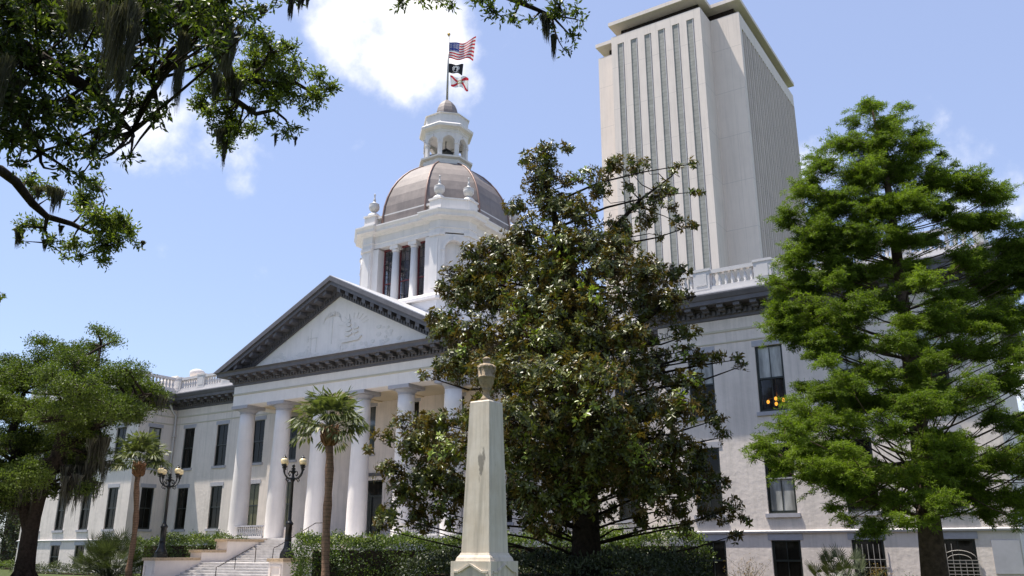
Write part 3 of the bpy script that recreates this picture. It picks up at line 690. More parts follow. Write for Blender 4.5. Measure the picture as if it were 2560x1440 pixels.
for k in range(4):
    for sg in (-1, 1):
        R = rot4(k); q = R(sg*(B0-.56), -A0+.55); b = MB()
        b.lathe(q[0], q[1], [(.20, 26.92), (.15, 27.02), (.30, 27.12), (.43, 27.30), (.46, 27.55), (.40, 27.70), (.43, 27.74), (.30, 27.82), (.14, 27.92), (.09, 28.10), (.13, 28.16), (.07, 28.26), (.05, 28.6), (.10, 28.64), (.02, 28.76)], 16)
        b.build('urn', M['trimwhite'], cap)
# windows of the drum: two columns and three tall leaded lights on each main face
for k in range(4):
    R = rot4(k)
    for sx in (-1, 1):
        q = R(sx*.98, -A0+.72); b = MB(); b.lathe(q[0], q[1], [(.40, ZS), (.40, ZS+.12), (.34, ZS+.2), (.33, ZS+1.5), (.28, ZC-.42)], 18); c = b.build('drum_column', M['drum'], cap)
        b = MB(); b.lathe(q[0], q[1], [(.28, ZC-.42), (.33, ZC-.40), (.33, ZC-.34), (.36, ZC-.2)], 18)
        rbox(b, k, sx*.98-.42, sx*.98+.42, -A0+.36, -A0+1.08, ZC-.2, ZC+.118); b.build('drum_capital', M['drum'], c)
    for xa, xb in ((-2.5, -1.18), (-.78, .78), (1.18, 2.5)):
        y0 = -A0+.95; f = MB()
        rbox(f, k, xa, xa+.10, y0, y0+.14, ZS, ZC+.1); rbox(f, k, xb-.10, xb, y0, y0+.14, ZS, ZC+.1); rbox(f, k, xa+.1, xb-.1, y0, y0+.14, ZS, ZS+.18); rbox(f, k, xa+.1, xb-.1, y0, y0+.14, ZC-.05, ZC+.1)
        rbox(f, k, xa+.1, xb-.1, y0+.02, y0+.12, 20.35, 20.43)
        fo = f.build('drum_window', M['redframe'], cap)
        m_ = MB(); n_ = 3 if k % 2 == 0 else 3
        for i in range(1, n_): xx = xa+.1+(xb-xa-.2)*i/n_; rbox(m_, k, xx-.022, xx+.022, y0+.05, y0+.085, ZS+.18, ZC-.05)
        for zz in (19.2, 21.2, 22.1, 22.9): rbox(m_, k, xa+.1, xb-.1, y0+.048, y0+.083, zz-.02, zz+.02)
        m_.build('leading', M['frame'], fo)
        p = MB(); rbox(p, k, xa+.1, xb-.1, y0+.09, y0+.11, ZS+.18, ZC-.05); p.build('pane', M['pane_drum'], fo)
b = MB(); b.prism([tuple(q) for q in octa(A0-1.0, B0-.4)], 18.2, 18.39); b.prism([tuple(q) for q in octa(A0-1.0, B0-.4)], 24.2, 24.4); b.build('drum_floor', M['stucco'], cap)
b = MB()
dome_prof = [(5.50, 25.3), (5.47, 26.2), (5.36, 27.2), (5.14, 28.1), (4.80, 29.0), (4.35, 29.8), (3.82, 30.5), (3.25, 31.1), (2.65, 31.55), (2.2, 31.85), (1.9, 32.0)]
def ringp(a, z): return [(*q, z) for q in reg(a)]
b.rings([ringp(a, z) for a, z in dome_prof]); dome = b.build('dome', M['copper'], cap)
b = MB()
for j in range(8):
    pts = [np.array(ringp(a+.03, z)[j]) for a, z in dome_prof]; b.tube(pts, .085, 6)
b.build('dome_rib', mat('copper_rib', (.22, .14, .115), .5, metal=.3), dome)
# lantern
lan = MB()
sweep(lan, reg(2.05), [(-.6, 31.75), (.0, 31.75), (.05, 32.2), (.02, 32.35), (.28, 32.46), (.30, 32.62), (.05, 32.68), (-2.0, 32.68)], True)
lan.build('lantern_base', M['drum'], cap)
b = MB(); RA = 1.92
for k in range(8):
    p0, p1 = [np.array(q) for q in (reg(RA)[k-1], reg(RA)[k])]; l = np.linalg.norm(p1-p0); dd = (p1-p0)/l; nn = np.array([dd[1], -dd[0]]); mid = (p0+p1)/2
    pt = lambda s_, o, z: (mid[0]+dd[0]*s_+nn[0]*o, mid[1]+dd[1]*s_+nn[1]*o, z)
    nw, zs, zt, th = .56, 34.12, 35.05, -.32
    pbox(b, mid+dd*(nw+(l/2-nw)/2), dd, nn, l/2-nw, th, 0, 32.68, 34.12); pbox(b, mid-dd*(nw+(l/2-nw)/2), dd, nn, l/2-nw, th, 0, 32.68, 34.12)
    pbox(b, mid+dd*(nw+(l/2-nw)/2-.03), dd, nn, l/2-nw+.06, th-.03, .05, 33.98, 34.12); pbox(b, mid-dd*(nw+(l/2-nw)/2-.03), dd, nn, l/2-nw+.06, th-.03, .05, 33.98, 34.12)
    arc = [(-l/2, zs)]+[(nw*math.cos(math.pi-math.pi*i/10), zs+nw*math.sin(math.pi*i/10)) for i in range(11)]+[(l/2, zs)]
    for i in range(len(arc)-1):
        (s0, z0), (s1, z1) = arc[i], arc[i+1]
        for o in (0, th): b.quad(pt(s0, o, z0), pt(s1, o, z1), pt(s1, o, zt), pt(s0, o, zt))
        b.quad(pt(s0, 0, z0), pt(s1, 0, z1), pt(s1, th, z1), pt(s0, th, z0))
    for i in range(10):
        a0, a1 = math.pi-math.pi*i/10, math.pi-math.pi*(i+1)/10; q = lambda r_, a_, o: pt(r_*math.cos(a_), o, zs+r_*math.sin(a_))
        b.hexa([q(nw+.01, a0, .0), q(nw+.01, a1, .0), q(nw+.01, a1, .06), q(nw+.01, a0, .06), q(nw+.13, a0, .0), q(nw+.13, a1, .0), q(nw+.13, a1, .06), q(nw+.13, a0, .06)])
    pbox(b, mid, dd, nn, .2, .0, .12, zs+nw, zs+nw+.26)
b.build('lantern_arcade', M['drum'], cap)
b = MB(); sweep(b, reg(RA), [(-1.9, 35.05), (0, 35.05), (.04, 35.1), (.04, 35.3), (.10, 35.34), (.14, 35.42), (.42, 35.50), (.46, 35.72), (.34, 35.86), (.10, 35.95), (-.02, 36.1), (-.02, 36.88), (.10, 36.92), (.10, 36.98), (-.8, 37.02), (-1.9, 37.02)], True)
b.build('lantern_cornice', M['drum'], cap)
b = MB(); b.rings([ringp(a, z) for a, z in [(1.35, 37.0), (1.12, 37.14), (1.02, 37.45), (.97, 37.85), (.88, 38.25), (.72, 38.65), (.48, 39.0), (.22, 39.25), (.05, 39.36)]], cap1=True); b.build('lantern_roof', M['copper'], cap)
b = MB(); b.box(-.5, .5, YC-.5, YC+.5, 33.75, 34.0); b.tube([(0, YC, 33.9), (0, YC, 35.1)], .05, 6); b.tube([(-1.4, YC-.6, 33.8), (1.4, YC+.6, 33.9)], .05, 6); b.build('bell_frame', M['blackiron'], cap)

# --- plaque and window grilles on the right pavilion
b = MB(); b.box(39.85, 41.6-.65, YP-.045, YP-.003, -1.85, -.42); b.build('plaque', M['plaque'], cap)
for xg, fancy in ((33.9, False), (37.75, True)):
    b = MB()
    for i in range(7): b.box(xg-.03+i*.25, xg-.03+i*.25+.022, YP-.08, YP-.055, ZB0-.1, ZB1-(.9 if fancy and i > 2 else .2))
    for z in ((-1.75, -1.6, -1.45, -1.3, -1.9, -2.05) if fancy else (-1.28, -1.65)): b.box(xg-.05, xg+WW+.08, YP-.084, YP-.052, z, z+.025)
    if fancy:
        b.tube([(xg+WW*.5+.72*math.cos(a), YP-.068, -1.28+.42*math.sin(a)) for a in np.linspace(.25, math.pi*.78, 9)], .018, 5); b.tube([(xg+WW*.5+.5*math.cos(a), YP-.068, -1.28+.24*math.sin(a)) for a in np.linspace(0, math.pi, 9)], .014, 5)
    b.build('window_grille', M['grille'], cap)
# --- low annex behind the left pavilion
b = MB(); wall_holes(b, front(14.0), -70, -41.2, GZ, 3.2, [(-46.6, -45.2, -.4, 2.2), (-51, -49.6, -.4, 2.2)]); b.quad((-70, 14, 3.2), (-41.2, 14, 3.2), (-41.2, 22, 3.2), (-70, 22, 3.2)); b.build('annex_wall', M['stucco'], cap)
for xx in (-45.9, -50.3): place_window(xx, 14.0, -.4, 1.4, 2.6)

# --- lamps glowing inside an upper window
ch = thing('chandelier', 'cluster of glowing amber lamps behind an upper right window', 'lamp', (30.75, YP+.9, 9.4))
for i, (dx, dz) in enumerate(((-.42, .0), (.0, .14), (.0, -.14), (.40, .03))):
    b = MB(); b.sphere((30.72+dx, YP+.75, 6.75+dz), .085, 10, 6, 1.25); b.build('bulb', M['warmlamp'], ch)
b = MB(); b.tube([(30.75, YP+.9, 9.6), (30.75, YP+.9, 6.8)], .015, 5)
for dx in (-.42, 0, .4): b.tube([(30.75, YP+.9, 6.95), (30.72+dx, YP+.76, 6.9)], .012, 5)
b.build('stem', M['gold'], ch)

# ================================================================== FLAGPOLE AND FLAGS
fp = thing('flagpole', 'tall thin steel flagpole rising from the dome lantern', 'flagpole', (0, YC, 39.3))
b = MB(); b.tube([(0, YC, 39.3), (0, YC, 46.25)], [.11, .065], 10); b.build('pole', M['steel'], fp)
b = MB(); b.sphere((0, YC, 46.42), .16); b.build('finial_ball', M['gold'], fp)
def flag(name, label, z_top, hoist, fly, colour, mats, ang, droop, amp, lift=0.0, ph=0.0, tilt=0.0, gap=.08):
    nu, nv = 66, 39; d = CR*math.cos(ang)+FH*math.sin(ang); d = d/np.linalg.norm(d); nrm = np.cross(d, [0, 0, 1])
    V = []; F = []; MI = []
    for i in range(nu+1):
        u = i/nu
        for j in range(nv+1):
            v = j/nv
            w = amp*u**.7*math.sin(2*math.pi*(1.35*u+.25*v)+ph); z = z_top-hoist*v-droop*u+lift*u*u*(1-.75*v)+.07*u*math.sin(7*u+2.5*v+ph)
            p = np.array([0, YC, z])+d*(gap+fly*u*(1-.07*v)+tilt*v)+nrm*w; V.append(tuple(p))
    for i in range(nu):
        for j in range(nv):
            a = i*(nv+1)+j; F.append((a, a+1, a+nv+2, a+nv+1)); MI.append(colour((i+.5)/nu, (j+.5)/nv))
    me = bpy.data.meshes.new(name); me.from_pydata(V, [], F)
    for m in mats: me.materials.append(m)
    me.polygons.foreach_set('material_index', MI); me.polygons.foreach_set('use_smooth', [True]*len(F)); me.update()
    return tag(link(name, me), label, 'flag')
fr = leaf_mat('flag_red', (.55, .03, .05), (.55, .03, .05), rough=.7, spec=.2, trans=.3); fw = leaf_mat('flag_white', (.8, .78, .76), (.8, .78, .76), rough=.7, spec=.2, trans=.3)
fb = leaf_mat('flag_blue', (.035, .055, .26), (.035, .055, .26), rough=.7, spec=.2, trans=.2); fk = leaf_mat('flag_black', (.02, .02, .025), (.02, .02, .025), rough=.7, spec=.2, trans=.1); fg = leaf_mat('flag_seal', (.30, .26, .12), (.30, .26, .12), rough=.7, spec=.2, trans=.2)
for m_ in (fr, fw, fb, fk, fg):          # cloth lets light through without a green cast
    for n_ in m_.node_tree.nodes:
        if n_.type == 'MIX': n_.inputs[7].default_value = (1.1, 1.1, 1.1, 1)
def us(u, v):
    if u < .4 and v < 7/13:
        r_, c_ = v*13/7*9.8, u/.4*11.5
        fx, fy = c_ % 1.0, r_ % 1.0
        row = int(r_); cc = (c_+(.5 if row % 2 else 0)) % 1.0
        return 1 if abs(fy-.5) < .2 and abs(cc-.5) < .2 else 2
    return 0 if int(v*13) % 2 == 0 else 1
def fl(u, v):
    if ((u-.5)/.13)**2+((v-.5)/.20)**2 < 1: return 2 if ((u-.5)/.09)**2+((v-.5)/.13)**2 > 1 or (u+v)*30 % 2 < 1 else 1
    t = min(abs(u-v), abs(u-(1-v))); return 0 if t < .115 else 1
def pw(u, v):
    du, dv = (u-.5)/.24, (v-.46)/.36
    rr = du*du+dv*dv
    if .78 < rr < 1.0: return 1
    if rr <= .78:
        if ((u-.49)/.085)**2+((v-.42)/.15)**2 < 1 or (v > .5 and abs(u-.46) < .1): return 0
        return 1 if rr < .6 else 0
    return 1 if (.84 < v < .91 and .25 < u < .75 and int(u*30) % 2) else 0
flag('flag', 'striped red, white and blue flag with starred canton, topmost on the pole', 45.55, 1.72, 2.55, us, [fr, fw, fb], .25, .05, .28, 1.0, .3)
flag('flag', 'small black flag with white emblem, middle one on the pole', 43.25, .98, 1.38, pw, [fk, fw], .15, .12, .10, .12, 1.0)
flag('flag', 'white flag with red diagonal cross and central seal, lowest on the pole', 42.0, 1.15, 1.8, fl, [fr, fw, fg], .2, .25, .26, .2, 1.9, tilt=.1, gap=.22)

# ================================================================== OFFICE TOWER BEHIND
tw = thing('office_tower', 'tall pale concrete office tower with dark vertical strips behind the statehouse', 'skyscraper', (0, 80, GZ))
TX, TY, TX2, TY2, TB, TT = 7.42, 63.0, 11.95, 67.32, 97.0, 77.7
def tplan(e): return [(-TX2-e, TB+e), (-TX2-e, TY2-e), (-TX-e, TY2-e), (-TX-e, TY-e), (TX+e, TY-e), (TX+e, TY2-e), (TX2+e, TY2-e), (TX2+e, TB+e)]
strips = [(-6.38, -5.50), (-4.10, -3.16), (-1.76, -.86), (.52, 1.45), (2.86, 3.77), (5.16, 6.11)]
side = [(68.3+i*2.06, 69.85+i*2.06) for i in range(14)]
b = MB()
wall_holes(b, front(TY), -TX, TX, GZ, TT, [(a, c+.24, 4, 76.15) for a, c in strips], .3)
b.quad((-TX, TY, GZ), (-TX, TY2, GZ), (-TX, TY2, TT), (-TX, TY, TT)); b.quad((TX, TY, GZ), (TX, TY2, GZ), (TX, TY2, TT), (TX, TY, TT))
b.quad((-TX2, TY2, GZ), (-TX, TY2, GZ), (-TX, TY2, TT), (-TX2, TY2, TT)); b.quad((TX, TY2, GZ), (TX2, TY2, GZ), (TX2, TY2, TT), (TX, TY2, TT))
wall_holes(b, right(TX2), TY2, TB, GZ, TT, [(a, c, 4, 75.3) for a, c in side], .45)
b.quad((-TX2, TY2, GZ), (-TX2, TB, GZ), (-TX2, TB, TT), (-TX2, TY2, TT)); b.quad((-TX2, TB, GZ), (TX2, TB, GZ), (TX2, TB, TT), (-TX2, TB, TT))
b.add([(*p, TT) for p in tplan(0)], [tuple(range(8))])
b.build('wall', M['concrete'], tw)
for a, c in strips:
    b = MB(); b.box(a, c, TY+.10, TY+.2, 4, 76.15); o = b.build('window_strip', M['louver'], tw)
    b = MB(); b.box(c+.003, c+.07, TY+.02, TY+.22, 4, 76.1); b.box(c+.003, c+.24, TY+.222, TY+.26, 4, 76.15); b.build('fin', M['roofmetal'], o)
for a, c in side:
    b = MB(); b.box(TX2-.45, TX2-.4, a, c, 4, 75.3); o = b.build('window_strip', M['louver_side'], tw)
    b = MB(); b.box(TX2-.38, TX2+.06, (a+c)/2-.06, (a+c)/2+.06, 4, 75.2); b.box(TX2-.1, TX2+.08, c+.02, c+.12, 4, 75.4); b.build('fin', M['concrete'], o)
b = MB(); b.prism([(-TX2+1.3, TB-1.5), (-TX2+1.3, TY2+1.6), (-TX+.9, TY2+1.6), (-TX+.9, TY+1.9), (TX-.9, TY+1.9), (TX-.9, TY2+1.6), (TX2-1.2, TY2+1.6), (TX2-1.2, TB-1.5)], TT+.003, TT+2.0); b.build('top_window_band', M['towerglass'], tw)
b = MB(); b.prism(tplan(.32), TT+2.0, TT+2.62); b.build('roof', M['concrete'], tw)

# ================================================================== STAIRS
st = thing('staircase', 'wide stone front steps between stepped white side walls', 'steps', (.6, -6, GZ))
b = MB(); XA, XB = -4.38, 5.65
z = 0.0; n1 = 9; y = -1.95
levels = []
for i in range(n1): levels.append((-1.955-i*.365, -1.955-(i+1)*.365, -.003-(i+1)*.163+.0))
yl = -1.955-n1*.365; zl = -n1*.163
levels.append((yl, -7.3, zl-.003-.10)); 
n2 = 6; r2 = (zl-.103-GZ)/(n2+1)
for i in range(n2): levels.append((-7.3-i*.36, -7.3-(i+1)*.36, zl-.103-(i+1)*r2))
for y1, y0, zz in levels:
    b.box(XA, XB, y0, y1, GZ, zz-.05); b.box(XA+.002, XB-.002, y0-.035, y1-.002, zz-.049, zz)
b.build('steps', M['step'], st)
for xa, xb in ((-5.5, -4.385), (5.655, 6.78)):
    b = MB()
    tiers = [(-5.36, -1.96, -.10), (-7.32, -5.363, -.80), (-10.65, -7.323, -1.28)]
    for y0, y1, zt in tiers: b.box(xa, xb, y0, y1, GZ, zt-.17)
    for f0, f1, z0_, z1_ in ((xa+.12, xb-.12, -2.5, -2.42), (xa+.12, xb-.12, -1.72, -1.64), (xa+.12, xa+.22, -2.42, -1.72), (xb-.22, xb-.12, -2.42, -1.72)): b.box(f0, f1, -10.70, -10.652, z0_, z1_)
    ck = b.build('cheek_wall', M['cheek'], st)
    b = MB()
    for y0, y1, zt in tiers: b.box(xa-.08, xb+.08, y0-.10, y1-(.0 if y1 < -3 else .0)-.101, zt-.168, zt)
    b.build('cap_stone', M['sandcap'], ck)
def handrail(x):
    b = MB(); z1 = -.0+.92
    b.tube([(x, -1.0, 0), (x, -1.0, .88), (x, -1.2, .95), (x, -2.0, .92), (x, -5.2, -.62), (x, -5.45, -.68), (x, -5.5, -.8), (x, -5.5, -1.55)], .028, 8)
    for y_ in (-2.6, -4.2): b.tube([(x, y_, -.1-.446*(-y_-1.95)-.2), (x, y_, .92-.481*(-y_-2.0))], .022, 6)
    b.tube([(x, -6.9, -1.56), (x, -6.9, -.72), (x, -7.05, -.64), (x, -7.2, -.66), (x, -9.5, -1.72), (x, -9.75, -1.8), (x, -9.75, -2.6)], .028, 8); b.tube([(x, -8.4, -1.95), (x, -8.4, -1.2)], .022, 6)
    b.build('handrail', M['rail'], st)
for x in (.2, ): handrail(x)
# ================================================================== LAMP POSTS
def lamp_post():
    t = thing('lamp_post', 'black iron four globe lamp post on the left side wall of the steps', 'street lamp', (0, 0, 0), 'globe lamp posts beside the front steps')
    b = MB(); b.lathe(0, 0, [(.42, 0), (.42, .24), (.38, .30)], 8, smooth=False, rot=math.pi/8); b.lathe(0, 0, [(.36, .30), (.34, .36), (.28, .45), (.22, .58), (.195, .75), (.185, .95)], 20); b.build('base', M['blackiron'], t)
    b = MB(); b.lathe(0, 0, [(.20, .95), (.185, 1.0), (.175, 1.75), (.22, 1.80), (.23, 1.88), (.17, 1.94), (.12, 2.02), (.105, 2.1), (.078, 4.15), (.12, 4.2), (.13, 4.28), (.08, 4.34), (.07, 4.65)], 16); b.build('shaft', M['blackiron'], t)
    b = MB(); b.sphere((0, 0, 4.72), .12, 10, 6); b.lathe(0, 0, [(.06, 4.8), (.14, 4.86), (.05, 4.95), (.10, 5.02), (.02, 5.16)], 10); b.build('finial', M['blackiron'], t)
    for k in range(4):
        c, s_ = math.cos(k*math.pi/2), math.sin(k*math.pi/2); P = lambda r_, z_: (c*r_, s_*r_, z_)
        b = MB(); b.tube([P(.05, 4.35), P(.22, 4.30), P(.42, 4.36), P(.60, 4.50), P(.70, 4.66), P(.72, 4.86)], [.05, .045, .04, .04, .04, .045], 7)
        b.tube([P(.10, 4.62), P(.20, 4.74), P(.32, 4.70), P(.36, 4.58), P(.28, 4.48), P(.20, 4.54)], .028, 6); b.tube([P(.45, 4.40), P(.52, 4.24), P(.42, 4.16), P(.34, 4.24)], .024, 6)
        b.lathe(P(.72, 0)[0], P(.72, 0)[1], [(.05, 4.82), (.11, 4.88), (.07, 4.94), (.13, 5.0), (.16, 5.06)], 10)
        a = b.build('arm', M['blackiron'], t)
        b = MB(); b.sphere(P(.72, 5.25), .205, 16, 10, 1.0); b.build('globe', M['globe'], a)
        b = MB(); b.lathe(P(.72, 0)[0], P(.72, 0)[1], [(.13, 5.43), (.12, 5.475), (.05, 5.51), (.03, 5.60), (.005, 5.62)], 12); b.build('globe_cap', M['blackiron'], a)
    return t
lp = lamp_post(); lp.location = (-4.95, -9.9, -1.28)
lp2 = copy_tree(lp); lp2.location = (6.05, -9.75, -1.28); lp2['label'] = 'black iron four globe lamp post on the right side wall, beside the palm trunk'

# ================================================================== MONUMENT
mo_base = np.array([33.33, -29.84, GZ])
mo = thing('obelisk_monument', 'weathered pale stone obelisk monument topped by a carved urn', 'monument', mo_base)
def sq(mb, h0, h1, z0, z1):
    x, y = mo_base[0], mo_base[1]
    mb.hexa([(x-h0, y-h0, z0), (x+h0, y-h0, z0), (x+h0, y+h0, z0), (x-h0, y+h0, z0), (x-h1, y-h1, z1), (x+h1, y-h1, z1), (x+h1, y+h1, z1), (x-h1, y+h1, z1)])
b = MB(); sq(b, .335, .245, -.99, 2.00); sq(b, .245, .225, 2.0005, 2.03); b.build('shaft', M['marble'], mo)
b = MB()
sq(b, .415, .40, -1.145, -1.08); sq(b, .398, .36, -1.079, -1.03); sq(b, .36, .345, -1.029, -.991)
sq(b, .48, .48, -2.0, -1.146); sq(b, .56, .55, -2.3, -2.001); sq(b, .68, .68, GZ, -2.301)
x, y = mo_base[0], mo_base[1]
for k in range(4):   # gabled panel mouldings with corner blocks on each face
    c, s_ = [(1, 0), (0, 1), (-1, 0), (0, -1)][k]; R = lambda a_, o_: (x+a_*c+o_*s_, y+a_*s_-o_*c)
    def bar(p, q, w_=.035, t_=.03):
        (a0, z0), (a1, z1) = p, q; dx_, dz_ = a1-a0, z1-z0; l_ = math.hypot(dx_, dz_); nx, nz = -dz_/l_*w_/2, dx_/l_*w_/2
        pts = [(a0-nx, z0-nz), (a1-nx, z1-nz), (a1+nx, z1+nz), (a0+nx, z0+nz)]
        b.hexa([(*R(a_, .478), z_) for a_, z_ in pts]+[(*R(a_, .478+t_), z_) for a_, z_ in pts])
    bar((-.41, -1.34), (-.28, -1.34)); bar((-.27, -1.335), (0, -1.20)); bar((0, -1.20), (.27, -1.335)); bar((.28, -1.34), (.41, -1.34))
    bar((-.40, -1.37), (-.40, -1.95), .05); bar((.40, -1.37), (.40, -1.95), .05)
b.build('pedestal', M['marble'], mo)
b = MB(); ux = np.array([0, 0, 2.03])
b.box(x-.13, x+.13, y-.13, y+.13, 2.031, 2.07)
b.lathe(x, y, [(.135, 2.07), (.12, 2.10), (.075, 2.16), (.07, 2.26), (.10, 2.28), (.075, 2.30), (.12, 2.36), (.155, 2.44), (.165, 2.53), (.18, 2.54), (.18, 2.565), (.17, 2.57), (.178, 2.74), (.19, 2.78), (.155, 2.82), (.10, 2.84), (.075, 2.86), (.08, 2.92), (.105, 2.94), (.06, 2.98), (.01, 3.0)], 24)
for k in range(10):
    a = 2*math.pi*k/10; b.sphere((x+.172*math.cos(a), y+.172*math.sin(a), 2.76+.02*math.sin(k*2.4)), .034, 8, 5)
for sg in (-1, 1): b.tube([(x+sg*.17, y, 2.60), (x+sg*.22, y, 2.66), (x+sg*.215, y, 2.76), (x+sg*.16, y, 2.79)], .02, 6)
b.build('urn', M['urnstone'], mo)

# ================================================================== SIGN ON THE PORTICO
sg_ = thing('sign', 'small white board with round black emblem standing on the portico by a column', 'sign', (.62, 2.05, 0))
sx, sy_ = .62, 2.0
b = MB(); b.box(sx-.3, sx+.3, sy_, sy_+.04, .1, 1.15); b.build('board', mat('sign_white', (.75, .75, .75), .5), sg_)
b = MB(); n = 20
for i in range(n):
    a0, a1 = 2*math.pi*i/n, 2*math.pi*(i+1)/n; P = lambda r_, a_, yy: (sx+r_*math.cos(a_), yy, .66+r_*math.sin(a_))
    b.hexa([P(.13, a0, sy_-.001), P(.13, a1, sy_-.001), P(.13, a1, sy_-.014), P(.13, a0, sy_-.014), P(.23, a0, sy_-.001), P(.23, a1, sy_-.001), P(.23, a1, sy_-.014), P(.23, a0, sy_-.014)])
b.xzprism([(sx+.075*math.cos(2*math.pi*i/14), .66+.075*math.sin(2*math.pi*i/14)) for i in range(14)], sy_-.014, sy_-.001); b.build('emblem', M['blackiron'], sg_)
b = MB(); b.box(sx-.28, sx-.22, sy_+.041, sy_+.1, 0, 1.0); b.box(sx+.22, sx+.28, sy_+.041, sy_+.1, 0, 1.0); b.box(sx-.3, sx+.3, sy_-.15, sy_+.25, 0, .05); b.build('stand', M['blackiron'], sg_)


# ================================================================== PLANTS
def unit(a): return a/(np.linalg.norm(a, axis=-1, keepdims=True)+1e-9)
def leaf_mesh(name, base, d, n, L, W, tint, material, parent, fold=.25, droop=0.0):
    """one leaf per row: a folded lance of four triangles (base, two mid corners, mid rib, tip)"""
    N = len(base); d = unit(d); s = unit(np.cross(d, n)); n = np.cross(s, d)
    L = np.broadcast_to(L, (N,))[:, None]; W = np.broadcast_to(W, (N,))[:, None]
    mid = base+d*L*.5; tip = base+d*L-n*L*droop
    V = np.stack([base, mid-s*W*.5+n*W*fold, mid+s*W*.5+n*W*fold, mid, tip], 1).reshape(-1, 3)
    o = (np.arange(N)*5)[:, None, None]
    F = (np.array([[0, 3, 1], [0, 2, 3], [1, 3, 4], [3, 2, 4]])[None]+o).reshape(-1, 3)
    return np_mesh(name, V, F, material, parent, np.repeat(tint, 5))
def blade_mesh(name, base, d, n, L, W, tint, material, parent):
    """flat rhombs, two triangles each, for fine foliage"""
    N = len(base); d = unit(d); s = unit(np.cross(d, n))
    L = np.broadcast_to(L, (N,))[:, None]; W = np.broadcast_to(W, (N,))[:, None]
    V = np.stack([base, base+d*L*.55-s*W*.5, base+d*L, base+d*L*.55+s*W*.5], 1).reshape(-1, 3)
    o = (np.arange(N)*4)[:, None, None]
    F = (np.array([[0, 1, 2], [0, 2, 3]])[None]+o).reshape(-1, 3)
    return np_mesh(name, V, F, material, parent, np.repeat(tint, 4))
def rdir(n):
    v = rng.normal(size=(n, 3)); return unit(v)
def sub_centres(c, r, n, inner=.35, sq=(1, 1, 1)):
    q = rdir(n)*(inner+(1-inner)*rng.random((n, 1))**.6)*r*np.array(sq); return np.array(c)+q, unit(q+1e-6)
def tip_path(a, b, bend=.12, k=4, sag=0.0):
    a, b = np.array(a, float), np.array(b, float); l = np.linalg.norm(b-a); off = rng.normal(size=3)*bend*l
    return [a+(b-a)*t+off*math.sin(math.pi*t)*.5+np.array([0, 0, -sag*l*math.sin(math.pi*t)]) for t in np.linspace(0, 1, k+1)]
def nearest_on(poly, p, below=0.0):
    """closest point (preferring points lower than p) on a polyline, with its index position"""
    best = None
    for i in range(len(poly)-1):
        for t in np.linspace(0, 1, 6):
            q = np.array(poly[i])*(1-t)+np.array(poly[i+1])*t
            dv = p-q; c = np.linalg.norm(dv)+below*max(0, q[2]-p[2]+.25*np.linalg.norm(dv[:2]))
            if best is None or c < best[0]: best = (c, q, (i+t)/(len(poly)-1))
    return best[1], best[2]
def moss_mesh(name, anchors, lens, spread, parent, per=46, w=.02):
    """hanging tufts: thin, slightly wavy, crossed ribbons"""
    V = []; F = []; T = []
    for a, ln, sp in zip(anchors, lens, spread):
        for _ in range(per):
            q = rng.normal(size=2)*sp*.6; l = ln*(.22+.78*math.exp(-(np.linalg.norm(q)/(1.05*sp))**2))*(.55+.45*rng.random()); ph = rng.random()*6.28; th = rng.random()*3.14; t0 = rng.random()
            sx, sy = math.cos(th), math.sin(th); k = 6; o = len(V)
            for i in range(k+1):
                t = i/k; ww = w*(1-.85*t)*(.6+.8*rng.random()); cx = a[0]+q[0]*(1-.7*t)+.03*ln*(math.sin(ph+5*t)-math.sin(ph))*t; cy = a[1]+q[1]*(1-.7*t)+.03*ln*(math.cos(ph*1.3+4.4*t)-math.cos(ph*1.3))*t; z = a[2]+.04*rng.normal()*(i > 0)*.3-l*t
                V += [(cx-sx*ww, cy-sy*ww, z), (cx+sx*ww, cy+sy*ww, z)]; T += [t0, t0]
            for i in range(k): F += [(o+2*i, o+2*i+1, o+2*i+2), (o+2*i+1, o+2*i+3, o+2*i+2)]
    return np_mesh(name, np.array(V), np.array(F), M['moss'], parent, np.array(T))

